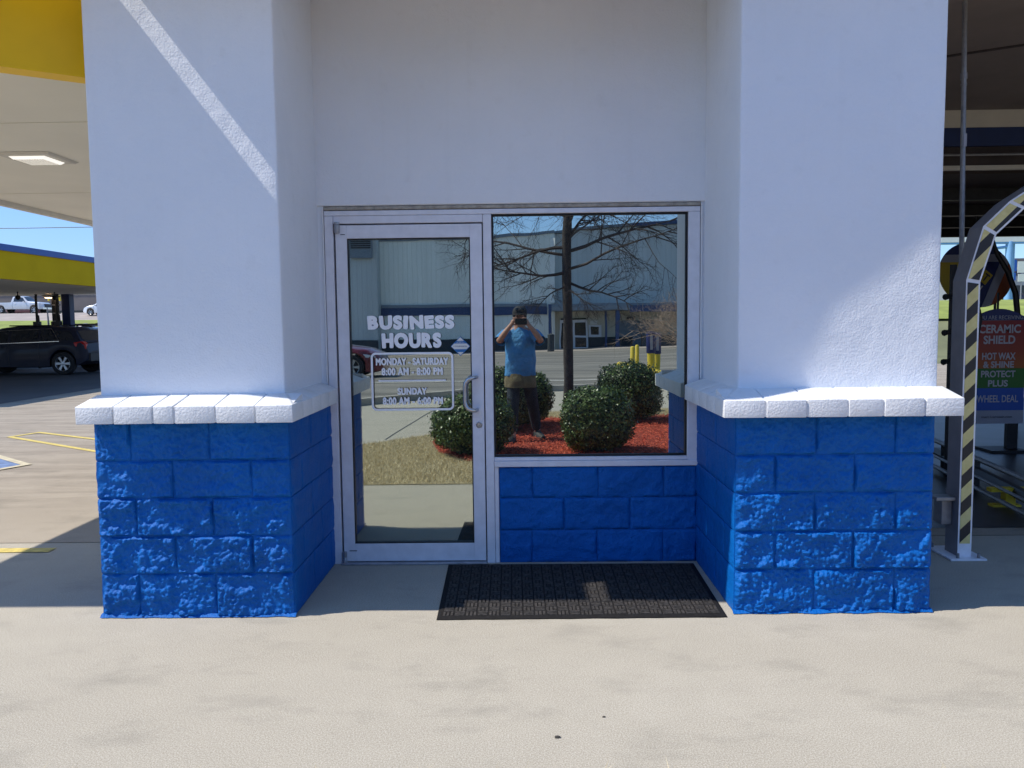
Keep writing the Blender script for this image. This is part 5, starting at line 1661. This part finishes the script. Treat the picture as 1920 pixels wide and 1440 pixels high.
# ================================================================== ACROSS THE LOT (seen in the glass)
wh = empty('warehouse', (0, 0, 0), label='long grey metal warehouse with blue bands mirrored in the window and door', cat='warehouse')
BY = -52.8
def bx_(name, x0, x1, z0, z1, y0, y1, m):
    return part(name, (x0, y0, z0), (x1, y1, z1), m, wh)
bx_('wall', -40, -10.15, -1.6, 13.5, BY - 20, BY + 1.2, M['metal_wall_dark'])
MB().prism([(-10.14, -1.6), (2.4, -1.6), (2.4, 7.78), (1.3, 7.66), (-2.0, 7.44), (-10.14, 7.34)], 'y', BY - 18, BY).build('wall', M['metal_wall'], wh)
MB().prism([(-10.14, 7.342), (-2.0, 7.442), (1.3, 7.662), (2.4, 7.782), (2.4, 8.0), (1.3, 7.88), (-2.0, 7.66), (-10.14, 7.55)], 'y', BY - 18, BY + 0.1).build('eave', M['far_grey_roof'], wh)
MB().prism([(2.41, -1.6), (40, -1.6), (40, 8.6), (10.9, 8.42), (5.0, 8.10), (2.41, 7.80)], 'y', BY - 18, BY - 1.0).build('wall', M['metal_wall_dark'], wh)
MB().prism([(2.41, 7.84), (5.0, 8.14), (8.0, 8.30), (8.0, 8.52), (5.0, 8.32), (2.41, 8.02)], 'y', BY - 18, BY - 0.8).build('eave', M['far_grey_roof'], wh)
MB().prism([(8.01, 8.30), (10.9, 8.46), (40, 8.64), (40, 8.95), (10.9, 8.74), (8.01, 8.52)], 'y', BY - 18, BY - 0.8).build('eave', M['far_blue'], wh)
MB().prism([(2.06, BY + 0.002), (2.40, BY + 0.002), (2.40, BY + 0.30)], 'z', 2.85, 7.4).build('sun_catch_strip', M['sign_white'], wh)  # slanted strip added so its face catches the sun as a bright edge
bx_('blue_band', -10.13, 1.85, 2.02, 2.58, BY + 0.001, BY + 0.12, M['far_blue'])
bx_('band_cap', -10.13, 1.85, 2.582, 2.80, BY + 0.001, BY + 0.16, M['far_grey_roof'])
bx_('wainscot', -10.13, 1.9, -1.5, 0.33, BY + 0.001, BY + 0.10, M['wainscot'])
bx_('wainscot', -40, -10.16, -1.6, 0.30, BY + 1.201, BY + 1.3, M['wainscot'])
# entrance canopy and porch
PY = BY + 2.2
bx_('porch_roof', 2.1, 40, 2.20, 2.72, BY - 0.99, PY, M['far_grey_roof'])
bx_('porch_band', 7.5, 40, 2.10, 2.55, PY + 0.001, PY + 0.12, M['far_blue'])
bx_('porch_band', 2.1, 7.49, 2.24, 2.56, PY + 0.001, PY + 0.10, M['far_grey_roof'])
bx_('post', 1.88, 2.10, -1.5, 2.7, PY - 0.3, PY, M['far_blue'])
bx_('post', 2.13, 2.32, -1.5, 2.7, PY - 0.6, PY - 0.3, M['metal_wall'])
bx_('post', 6.55, 6.80, -1.5, 2.19, PY - 0.3, PY, M['far_blue'])
bx_('post', 5.85, 6.0, -1.5, 2.19, PY - 0.9, PY - 0.7, M['far_blue'])
bx_('inner_wall', 2.35, 40, -1.55, 2.19, BY - 0.99, BY - 0.4, M['tan_wall'])
bx_('door_frame', 2.75, 4.75, -0.6, 1.62, BY - 0.399, BY - 0.25, M['alu'])
bx_('door_glass', 2.86, 3.68, -0.45, 1.40, BY - 0.249, BY - 0.22, M['dark_glass'])
bx_('door_glass', 3.84, 4.62, 0.44, 1.40, BY - 0.249, BY - 0.22, M['dark_glass'])
bx_('door_glass', 3.84, 4.62, -0.36, 0.30, BY - 0.249, BY - 0.22, M['dark_glass'])
bx_('transom', 2.8, 4.66, 1.63, 1.74, BY - 0.399, BY - 0.2, M['dark_glass'])
bx_('window_frame', 4.85, 5.75, 0.36, 1.22, BY - 0.399, BY - 0.3, M['alu'])
bx_('window_glass', 4.98, 5.55, 0.52, 1.1, BY - 0.299, BY - 0.27, M['dark_glass'])
bx_('notice', 4.98, 5.45, 1.26, 1.52, BY - 0.398, BY - 0.37, M['sign_white'])
bx_('wainscot', 4.77, 8.0, -1.5, 0.33, BY - 0.398, BY - 0.3, M['wainscot'])
bx_('roll_door', 6.9, 9.6, -1.5, 1.5, BY - 0.397, BY - 0.33, M['far_grey_roof'])
bx_('dark_hedge_wall', 8.3, 22, -1.2, 0.46, PY - 0.2, PY + 0.3, M['wainscot'])
bx_('wall_lamp', 7.6, 8.15, 1.55, 1.75, BY - 0.398, BY - 0.1, M['black_plastic'])
vt = empty('wall_vent', (-11.2, BY + 1.3, 7.0), label='dark louvred vent high on the warehouse wall, mirrored at the door glass top', cat='vent')
part('frame', (-0.75, 0.001, -0.95), (0.78, 0.22, 1.1), M['far_grey_roof'], vt)
for i in range(9):
    z = -0.25 + i * 0.14
    part('slat', (-0.68, 0.221, z), (0.70, 0.26, z + 0.08), M['dark_metal'], vt)
def bollard(x, y, h_, label, wrap=False, rad=0.07):
    o = empty('bollard', (x, y, hgt(x, y)), label=label, cat='bollard', group='yellow posts by the yellow pipe barriers')
    MB().lathe([(0, -0.02), (rad, -0.02), (rad, h_), (rad * 0.6, h_ + 0.03), (0, h_ + 0.035)], 14).build('post', M['yellow_paint'], o, smooth=True, sharp=45)
    if wrap:
        MB().lathe([(rad + 0.006, h_ - 0.02), (rad + 0.022, h_ + 0.0), (rad + 0.022, h_ + 0.55), (rad * 0.6, h_ + 0.58), (0, h_ + 0.585)], 14).build('sleeve', M['sign_navy'], o, smooth=True, sharp=45)
        part('sleeve_print', (-0.035, rad + 0.018, h_ + 0.08), (0.035, rad + 0.024, h_ + 0.48), M['sign_pale'], o)
bollard(3.16, -17.9, 0.78, 'slim yellow post at the far end of the yellow pipe barriers')
bollard(3.34, -18.2, 0.82, 'slim yellow post just beside the farthest yellow post', rad=0.06)
bollard(3.52, -16.9, 0.66, 'yellow post with a blue printed sleeve nearest the barriers', True, 0.10)
bollard(3.80, -17.6, 0.62, 'yellow post with a blue printed sleeve standing behind the other sleeved post', True, 0.09)
for k, (a, b) in enumerate((((3.14, -20.6), (3.34, -18.9)), ((3.42, -18.0), (3.52, -16.4)), ((3.44, -15.9), (3.50, -14.5)))):
    o = empty('pipe_barrier', (a[0], a[1], hgt(*a)), label=('farthest yellow pipe barrier lying low on the lot', 'middle yellow pipe barrier lying low on the lot', 'nearest yellow pipe barrier, in front of the sleeved posts')[k], cat='barrier', group='low yellow pipe barriers')
    dx, dy = b[0] - a[0], b[1] - a[1]
    MB().tube([(0, 0, 0.17), (dx, dy, 0.17)], 0.12, 12).build('pipe', M['yellow_paint'], o, smooth=True, sharp=45)
    for t_ in (0.15, 0.85):
        part('saddle', (dx * t_ - 0.10, dy * t_ - 0.06, -0.02), (dx * t_ + 0.10, dy * t_ + 0.06, 0.08), M['kerb'], o)
strip('painted_line', [(-12, -15.2), (12, -16.0)], 0.10, M['road_white'], z=-0.03 + 0.03)
for o in (): pass
pb = empty('bollard', (1.9, -46.8, hgt(1.9, -46.8)), label='grey steel bollard in front of the warehouse entrance post', cat='bollard')
MB().lathe([(0, 0), (0.22, 0), (0.22, 1.1), (0, 1.2)], 12).build('post', M['wainscot'], pb, smooth=True, sharp=40)
rk = MB()
rnd = random.Random(11)
me_v = []
bm = bmesh.new(); bmesh.ops.create_icosphere(bm, subdivisions=3, radius=1.0)
for v in bm.verts:
    n_ = noise.noise(v.co * 1.6) * 0.3
    v.co = Vector((v.co.x * 0.24 * (1 + n_) * (1.2 - 0.5 * v.co.z), v.co.y * 0.22 * (1 + n_), v.co.z * 0.23 * (1 + n_)))
me = bpy.data.meshes.new('boulder'); bm.to_mesh(me); bm.free(); me.materials.append(M['rock'])
ro = bpy.data.objects.new('boulder', me); col.objects.link(ro); ro.location = (2.05, -8.35, 0.10)
tag(ro, 'small tan boulder at the grass edge behind the round bushes', 'boulder')

# bushes --------------------------------------------------------------
def bush(cx, cy, rx, ry, zt, n, seed, label, boxy=2.6):
    rnd = random.Random(seed)
    o = empty('boxwood_bush', (cx, cy, 0), label=label, cat='bush', group='clipped round bushes in the mulch bed')
    zc, rz_ = zt * 0.52, zt * 0.50
    mb = MB()
    def surf(d):
        # superellipsoid radius with lumps
        k = (abs(d.x) ** boxy + abs(d.y) ** boxy + abs(d.z) ** boxy) ** (-1 / boxy)
        l_ = 1 + 0.13 * noise.noise(d * 2.6 + Vector((seed, 0, 0))) + 0.11 * noise.noise(d * 7 + Vector((seed, 4, 0))) + 0.05 * noise.noise(d * 18 + Vector((seed, 4, 0)))
        fl = 0.86 + 0.14 * min(1, max(0, (d.z + 1) / 0.7))
        return k * l_ * fl
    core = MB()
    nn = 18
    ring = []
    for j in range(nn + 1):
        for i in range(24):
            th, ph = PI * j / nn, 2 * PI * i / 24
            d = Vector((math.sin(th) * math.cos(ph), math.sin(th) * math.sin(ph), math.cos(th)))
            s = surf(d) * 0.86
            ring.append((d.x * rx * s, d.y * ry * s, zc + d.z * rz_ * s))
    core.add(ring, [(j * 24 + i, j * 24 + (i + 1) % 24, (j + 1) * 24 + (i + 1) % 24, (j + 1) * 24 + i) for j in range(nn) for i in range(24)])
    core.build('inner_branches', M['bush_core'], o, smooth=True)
    for _ in range(n):
        d = Vector((rnd.gauss(0, 1), rnd.gauss(0, 1), rnd.gauss(0, 1))).normalized()
        s = surf(d) * (1.03 - 0.19 * rnd.random() ** 1.6 + (0.10 * rnd.random() if rnd.random() < 0.14 else 0))
        p = Vector((d.x * rx * s, d.y * ry * s, zc + d.z * rz_ * s))
        if p.z < 0.02: continue
        nrm = (d + Vector((rnd.gauss(0, .55), rnd.gauss(0, .55), rnd.gauss(0, .55)))).normalized()
        a = nrm.orthogonal().normalized(); a.rotate(Matrix.Rotation(rnd.uniform(0, 2 * PI), 3, nrm)); b = nrm.cross(a)
        L = rnd.uniform(0.012, 0.023); W = L * 0.52
        mb.add([p - a * L, p + b * W + nrm * 0.002, p + a * L, p - b * W + nrm * 0.002], [(0, 1, 2, 3)])
    # leggy stems at the foot
    st = MB()
    for k in range(7):
        a = rnd.uniform(0, 2 * PI); st.tube([(0.05 * math.cos(a), 0.05 * math.sin(a), 0), (0.6 * rx * math.cos(a), 0.6 * ry * math.sin(a), zt * 0.35)], [0.012, 0.006], 5)
    st.build('stem', M['bark'], o)
    lv = mb.build('leaves', M['leaf'], o, smooth=True)
    lv['kind'] = 'stuff'
    return o


bush(-0.57, -4.12, 0.44, 0.42, 0.66, 15000, 1, 'round boxwood at the left end of the mulch bed, mirrored beside the door handle')
bush(-0.30, -5.95, 0.46, 0.42, 0.84, 11000, 2, 'taller boxwood just behind the leftmost one in the mulch bed')
bush(0.06, -6.65, 0.36, 0.36, 0.76, 9000, 3, 'boxwood mirrored directly behind the photographer')
bush(0.85, -4.18, 0.39, 0.37, 0.71, 16000, 4, 'boxwood in front of the tree trunk, nearest the window', 3.2)
bush(1.60, -6.95, 0.46, 0.42, 0.84, 13000, 5, 'boxwood right of the tree beside the small boulder', 3.0)
bush(2.78, -8.0, 0.36, 0.35, 0.62, 5000, 6, 'boxwood at the far right end, half hidden by the coping in the mirror')

# trees ---------------------------------------------------------------
def limb(mb, start, dirv, length, rad, rnd, depth, droop, curl=0.25, n=5, collect=None, nsides=5):
    p = Vector(start); d = Vector(dirv).normalized()
    pts = [p.copy()]; seg = length / n
    for i in range(n):
        d = (d + Vector((rnd.gauss(0, curl), rnd.gauss(0, curl), rnd.gauss(0, curl) - droop)) * 0.5).normalized()
        p = p + d * seg; pts.append(p.copy())
    rad_l = [rad * (1 - 0.8 * i / n) for i in range(n + 1)]
    mb.tube(pts, rad_l, nsides, cap=False)
    if depth > 0:
        k = {3: 9, 2: 7, 1: 5}[depth]
        for j in range(k):
            t_ = (0.2 + 0.78 * (j + rnd.random() * 0.8) / k) * n
            i = min(n - 1, int(t_)); q = pts[i].lerp(pts[i + 1], t_ - i)
            base = (pts[i + 1] - pts[i]).normalized()
            side_ = base.cross(Vector((rnd.gauss(0, 1), rnd.gauss(0, 1), rnd.gauss(0, 1)))).normalized()
            nd = (base * 0.75 + side_ * rnd.uniform(0.5, 1.0) + Vector((0, 0, -droop * 1.2))).normalized()
            limb(mb, q, nd, length * rnd.uniform(0.34, 0.55), max(0.0024, rad * 0.42), rnd, depth - 1, droop, curl, 4, nsides=3 if depth < 3 else 4)


tr = empty('bare_tree', (0.71, -7.38, 0), label='leafless dark tree rising from the mulch bed, mirrored in the window', cat='tree')
tb = MB()
tz = [0, 0.12, 0.6, 1.3, 2.0, 2.6, 3.3, 4.2, 5.2, 6.3, 7.2]
trr = [0.115, 0.088, 0.079, 0.075, 0.071, 0.074, 0.060, 0.050, 0.038, 0.024, 0.008]
tb.tube([(0.012 * math.sin(z * 2.1), 0.01 * math.cos(z * 1.7), z) for z in tz], trr, 14)
trunk = tb.build('trunk', M['bark'], tr, smooth=True)
rnd = random.Random(21)
cr = MB()
manual = [((0, 0, 2.58), (1, 0.15, 0.42), 1.7, 0.032, 0.10), ((0, 0, 2.64), (-1, 0.1, 0.22), 1.35, 0.028, 0.08), ((0, 0, 2.26), (-1, 0.25, -0.05), 1.3, 0.026, 0.02),
          ((0, 0, 2.12), (0.9, 0.2, -0.35), 1.15, 0.024, -0.02), ((0, 0, 2.06), (-0.7, 0.5, -0.25), 0.75, 0.016, 0.12), ((0, 0, 2.02), (0.5, 0.7, -0.3), 0.7, 0.016, 0.1),
          ((0, 0, 2.75), (0.55, 0.1, 0.9), 0.9, 0.028, -0.05)]
for s, dv, L, rd, dr in manual:
    limb(cr, s, dv, L, rd, rnd, 3, dr, 0.20, 6, nsides=5)
for i in range(20):
    z = 2.3 + i * 0.22
    a = i * 2.4 + 0.5
    L = 1.75 * (1 - (z - 2) / 6.2) + 0.3
    limb(cr, (0, 0, z), (math.cos(a), math.sin(a), 0.30 + 0.05 * i * 0.4), L, 0.024 * (1 - i / 28), rnd, 3 if i < 9 else 2, 0.10, 0.22, 6, nsides=4)
cro = cr.build('crown', M['twig'], tr, smooth=True)
# small pale multi-stem tree beyond
t2 = empty('bare_shrub_tree', (4.45, -15.2, hgt(4.45, -15.2)), label='pale brown bare shrub tree with twiggy crown near the yellow posts', cat='tree')
rnd = random.Random(5)
s2 = MB(); c2 = MB()
for k in range(6):
    a = k * 1.05
    e = Vector((0.45 * math.cos(a), 0.35 * math.sin(a), 1.05))
    s2.tube([(0.03 * math.cos(a), 0.03 * math.sin(a), 0), e * 0.55, e], [0.035, 0.028, 0.02], 6)
    for q in range(4):
        limb(c2, e * (0.8 + 0.05 * q), (math.cos(a + q - 1.5) * 0.9, math.sin(a + q) * 0.6, 0.5 + 0.25 * (q % 2)), 1.15, 0.014, rnd, 3 if q < 3 else 2, -0.04, 0.2, 5, nsides=3)
limb(c2, (-0.2, 0, 0.95), (-1, 0.1, 0.12), 1.6, 0.018, rnd, 2, 0.02, 0.15, 6)
s2.build('trunk', M['twig_light'], t2, smooth=True)
c2.build('crown', M['twig_light'], t2, smooth=True)
for (x, y, h_, s_) in ((33, 96, 6.5, 1), (-70, 140, 9, 2), (44, 100, 6, 3)):
    rnd = random.Random(s_)
    o = empty('bare_far_tree', (x, y, hgt(x, y)), label=('grey leafless tree behind the far shop', 'grey leafless tree beyond the far hilltop building', 'smaller leafless tree above the far shop roof')[s_ - 1], cat='tree')
    MB().tube([(0, 0, 0), (0, 0, h_ * 0.6)], [0.2, 0.1], 6).build('trunk', M['bark'], o)
    c3 = MB()
    for i in range(7):
        limb(c3, (0, 0, h_ * (0.35 + 0.04 * i)), (math.cos(i * 2.4), math.sin(i * 2.4), 0.9), h_ * 0.5, 0.07, rnd, 2, -0.05, 0.2, 4, nsides=3)
    c3.build('crown', M['twig_light'], o)

# ================================================================== PHOTOGRAPHER
def skin(name, joints, edges, m, parent=None, sub=1, root=0, smooth=True):
    me = bpy.data.meshes.new(name)
    me.from_pydata([j[0] for j in joints], edges, [])
    o = bpy.data.objects.new(name, me); col.objects.link(o)
    md = o.modifiers.new('skin', 'SKIN'); md.use_smooth_shade = True
    sv = me.skin_vertices[0].data if me.skin_vertices else None
    if sv is None:
        bm = bmesh.new(); bm.from_mesh(me); bm.verts.layers.skin.verify(); bm.to_mesh(me); bm.free()
        sv = me.skin_vertices[0].data
    for i, j in enumerate(joints):
        rr_ = j[1]
        sv[i].radius = (rr_, rr_) if isinstance(rr_, (int, float)) else rr_
        sv[i].use_root = (i == root)
    if sub:
        ms_ = o.modifiers.new('sub', 'SUBSURF'); ms_.levels = sub; ms_.render_levels = sub
    bpy.context.view_layer.update()
    dg = bpy.context.evaluated_depsgraph_get()
    me2 = bpy.data.meshes.new_from_object(o.evaluated_get(dg))
    bpy.data.objects.remove(o)
    me2.name = name
    me2.materials.clear(); me2.materials.append(m)
    me2.polygons.foreach_set('use_smooth', [True] * len(me2.polygons))
    o = bpy.data.objects.new(name, me2); col.objects.link(o)
    if parent is not None: o.parent = parent
    return o


per = empty('person', (0.03, -5.1, 0.0), label='photographer in a blue shirt, dark jeans and black cap raising a phone', cat='person')
per.location = (0, 0, 0)
cx = -0.025
J = []
E_ = []
def jt(p, r_, par=None):
    J.append((p, r_)); i = len(J) - 1
    if par is not None: E_.append((par, i))
    return i
pel = jt((cx, -5.14, 0.90), 0.125)
wst = jt((cx, -5.14, 1.06), 0.125, pel)
chs = jt((cx, -5.15, 1.26), 0.13, wst)
nkb = jt((cx, -5.16, 1.40), 0.075, chs)
nk = jt((cx, -5.15, 1.46), 0.056, nkb)
jw = jt((cx, -5.125, 1.525), (0.066, 0.066), nk)
hd = jt((cx, -5.13, 1.585), (0.082, 0.082), jw)
ht = jt((cx, -5.14, 1.655), 0.070, hd)
nose = jt((cx, -5.035, 1.562), 0.012, hd)
ends = {}
for s in (-1, 1):
    sh = jt((cx + s * 0.165, -5.155, 1.375), 0.058, nkb)
    el = jt((cx + s * 0.272, -4.99, 1.265), 0.043, sh)
    fa = jt((cx + s * 0.20, -4.985, 1.37), 0.040, el)
    wr_ = jt((cx + s * 0.112, -4.985, 1.478), 0.026, fa)
    ha = jt((cx + s * 0.088, -4.982, 1.512), (0.020, 0.034), wr_)
    hb_ = jt((cx + s * 0.084, -4.980, 1.548), (0.018, 0.036), ha)
    hp_ = jt((cx + s * 0.10, -5.14, 0.84), 0.098, pel)
    if s < 0: kn, an, he, to = (cx - 0.095, -5.04, 0.47), (cx - 0.10, -4.97, 0.09), (cx - 0.105, -4.98, 0.045), (cx - 0.14, -4.82, 0.035)
    else: kn, an, he, to = (cx + 0.155, -5.19, 0.46), (cx + 0.215, -5.30, 0.09), (cx + 0.22, -5.32, 0.045), (cx + 0.27, -5.16, 0.035)
    k_ = jt(kn, 0.062, hp_); a_ = jt(an, 0.042, k_); t_ = jt(to, 0.03, a_)
skin('body', J, E_, M['skin'], per, 1, 0)
# fingers curled round the phone, thumb under it
for s in (-1, 1):
    for k in range(4):
        zz = 1.562 - k * 0.017
        L = (0.052, 0.060, 0.056, 0.044)[k]
        pts = [((cx + s * 0.082, -4.988, zz), 0.0085), ((cx + s * 0.070, -4.972, zz + 0.004), 0.0082), ((cx + s * (0.070 - L * 0.45), -4.9655, zz + 0.002), 0.0072), ((cx + s * (0.070 - L * 0.8), -4.966, zz), 0.0062)]
        skin('finger', pts, [(0, 1), (1, 2), (2, 3)], M['skin'], per, 1, 0)
    pts = [((cx + s * 0.092, -4.992, 1.495), 0.011), ((cx + s * 0.070, -4.998, 1.482), 0.010), ((cx + s * 0.045, -4.992, 1.480), 0.008)]
    skin('thumb', pts, [(0, 1), (1, 2)], M['skin'], per, 1, 0)


def shell(name, rings, m, parent, n=28, fold=0.0, seed=0, capt=False, capb=False):
    """rings: (centre, rx, ry) ; lofted cloth with folds"""
    vs = []; fs = []
    for j, (c, rx, ry) in enumerate(rings):
        for i in range(n):
            a = 2 * PI * i / n
            k = 1 + fold * noise.noise(Vector((math.cos(a) * 2.2 + seed, math.sin(a) * 2.2, c[2] * 4)))
            vs.append((c[0] + rx * k * math.cos(a), c[1] + ry * k * math.sin(a), c[2] + 0.0))
    for j in range(len(rings) - 1):
        for i in range(n):
            fs.append((j * n + i, j * n + (i + 1) % n, (j + 1) * n + (i + 1) % n, (j + 1) * n + i))
    if capt: fs.append(tuple((len(rings) - 1) * n + i for i in range(n)))
    if capb: fs.append(tuple(range(n))[::-1])
    return MB().add(vs, fs).build(name, m, parent, smooth=True, sharp=80)


def lerp_rings(rs, k=4):
    out = []
    for a, b in zip(rs[:-1], rs[1:]):
        for i in range(k):
            t_ = i / k
            out.append((tuple(a[0][q] * (1 - t_) + b[0][q] * t_ for q in range(3)), a[1] * (1 - t_) + b[1] * t_, a[2] * (1 - t_) + b[2] * t_))
    out.append(rs[-1]); return out


shirt = shell('shirt', lerp_rings([((cx, -5.14, 0.835), 0.202, 0.150), ((cx, -5.14, 0.95), 0.195, 0.160), ((cx, -5.145, 1.10), 0.186, 0.155), ((cx, -5.15, 1.24), 0.188, 0.145), ((cx, -5.155, 1.34), 0.190, 0.125), ((cx, -5.158, 1.395), 0.160, 0.10), ((cx, -5.158, 1.435), 0.090, 0.080), ((cx, -5.155, 1.45), 0.066, 0.066)]), M['shirt'], per, fold=0.20, seed=2)
for s in (-1, 1):
    pts = [(cx + s * 0.13, -5.155, 1.37), (cx + s * 0.185, -5.13, 1.35), (cx + s * 0.235, -5.06, 1.305), (cx + s * 0.258, -5.02, 1.275)]
    MB().tube(pts, [0.078, 0.082, 0.076, 0.074], 16, cap=False).build('sleeve', M['shirt'], shirt, smooth=True, sharp=80)
for s, kn, an in ((-1, (cx - 0.095, -5.04, 0.47), (cx - 0.10, -4.975, 0.07)), (1, (cx + 0.155, -5.19, 0.46), (cx + 0.215, -5.305, 0.07))):
    pass
TJ = [((cx, -5.14, 0.90), (0.15, 0.125)), ((cx, -5.14, 1.0), (0.15, 0.12)),
      ((cx - 0.09, -5.135, 0.80), 0.108), ((cx - 0.095, -5.045, 0.47), 0.080), ((cx - 0.10, -4.985, 0.10), 0.066),
      ((cx + 0.10, -5.145, 0.80), 0.108), ((cx + 0.155, -5.19, 0.46), 0.080), ((cx + 0.212, -5.30, 0.10), 0.066)]
skin('trousers', TJ, [(0, 1), (0, 2), (2, 3), (3, 4), (0, 5), (5, 6), (6, 7)], M['jeans'], per, 2, 0)
shell('waist_apron', lerp_rings([((cx, -5.12, 0.69), 0.205, 0.155), ((cx, -5.13, 0.77), 0.203, 0.158), ((cx, -5.14, 0.862), 0.185, 0.142)], 3), M['tan_cloth'], per, fold=0.10, seed=8)
for (he, to) in (((cx - 0.102, -5.0, 0.0), (cx - 0.15, -4.80, 0.0)), ((cx + 0.205, -5.33, 0.0), (cx + 0.27, -5.13, 0.0))):
    a, b = Vector(he), Vector(to); d = (b - a).normalized(); sdv = Vector((-d.y, d.x, 0))
    prof = [(-0.03, 0.03, 0.085), (0.0, 0.040, 0.105), (0.06, 0.042, 0.10), (0.13, 0.048, 0.07), (0.20, 0.045, 0.055), (0.25, 0.025, 0.04)]
    vs = []; fs = []
    for q, wq, hq in prof:
        c = a + d * q
        vs += [c - sdv * wq, c - sdv * wq + Vector((0, 0, hq * 0.6)), c - sdv * wq * 0.5 + Vector((0, 0, hq)), c + sdv * wq * 0.5 + Vector((0, 0, hq)), c + sdv * wq + Vector((0, 0, hq * 0.6)), c + sdv * wq]
    for i in range(len(prof) - 1):
        for k in range(6): fs.append((i * 6 + k, i * 6 + (k + 1) % 6, (i + 1) * 6 + (k + 1) % 6, (i + 1) * 6 + k))
    fs += [tuple(range(6)), tuple(30 + k for k in range(6))[::-1]]
    o = MB().add(vs, fs).build('shoe', M['shoe'], per, smooth=True, sharp=70)
    o.location.z = 0.018
# cap with brim, sunglasses on it, hair, ears, mouth, eyes
mt = Matrix.Translation((cx, -5.135, 1.60))
cap_ = MB().lathe([(0.094, 0.0), (0.097, 0.03), (0.090, 0.07), (0.065, 0.100), (0.03, 0.113), (0.0, 0.116)], 20, mat=mt).build('cap', M['cap'], per, smooth=True, sharp=80)
vs = []; fs = []
for i in range(11):
    a = PI * (0.12 + 0.76 * i / 10)
    vs += [(cx + 0.093 * math.cos(a), -5.135 + 0.093 * math.sin(a), 1.615), (cx + 0.085 * math.cos(a), -5.135 + 0.093 + 0.062 * math.sin(a), 1.603 + 0.004 * math.sin(a))]
for i in range(10): fs.append((2 * i, 2 * i + 2, 2 * i + 3, 2 * i + 1))
MB().add(vs, fs).build('brim', M['cap'], cap_, smooth=True)
for s in (-1, 1):
    MB().lathe([(0, 0.006), (0.022, 0.003), (0.025, 0)], 14, mat=Matrix.Translation((cx + s * 0.033, -5.052, 1.668)) @ Matrix.Rotation(R(-70), 4, 'X')).build('sunglass_lens', M['dark_glass'], cap_, smooth=True)
    MB().lathe([(0, 0.010), (0.012, 0.008), (0.02, 0)], 10, mat=Matrix.Translation((cx + s * 0.082, -5.14, 1.565)) @ Matrix.Rotation(R(90) * s, 4, 'Y')).build('ear', M['skin'], per, smooth=True)
    MB().lathe([(0, 0.009), (0.007, 0.006), (0.009, 0)], 10, mat=Matrix.Translation((cx + s * 0.030, -5.060, 1.578)) @ Matrix.Rotation(R(-90), 4, 'X')).build('eye', M['dark_glass'], per, smooth=True)
MB().tube([(cx - 0.022, -5.062, 1.526), (cx, -5.056, 1.523), (cx + 0.022, -5.062, 1.526)], [0.003, 0.006, 0.003], 6).build('mouth', M['sign_red'], per, smooth=True)
shell('hair', [((cx, -5.15, 1.535), 0.075, 0.070), ((cx, -5.15, 1.57), 0.090, 0.082), ((cx, -5.145, 1.61), 0.092, 0.088)], M['hair'], per)
ph = empty('phone', (0, 0, 0), label='black phone held sideways by the photographer at eye level', cat='phone')
part('case', (-0.078 + cx + 0.02, -4.963, 1.482), (0.072 + cx + 0.02, -4.9545, 1.556), M['black_plastic'], ph, 0.003)
part('screen', (-0.070 + cx + 0.02, -4.9645, 1.487), (0.066 + cx + 0.02, -4.9635, 1.551), M['dark_glass'], ph)
MB().lathe([(0.0, 0.001), (0.008, 0.0015), (0.009, 0.0)], 14, mat=Matrix.Translation((0.045, -4.9545, 1.545)) @ Matrix.Rotation(R(-90), 4, 'X')).build('lens', M['dark_glass'], ph)
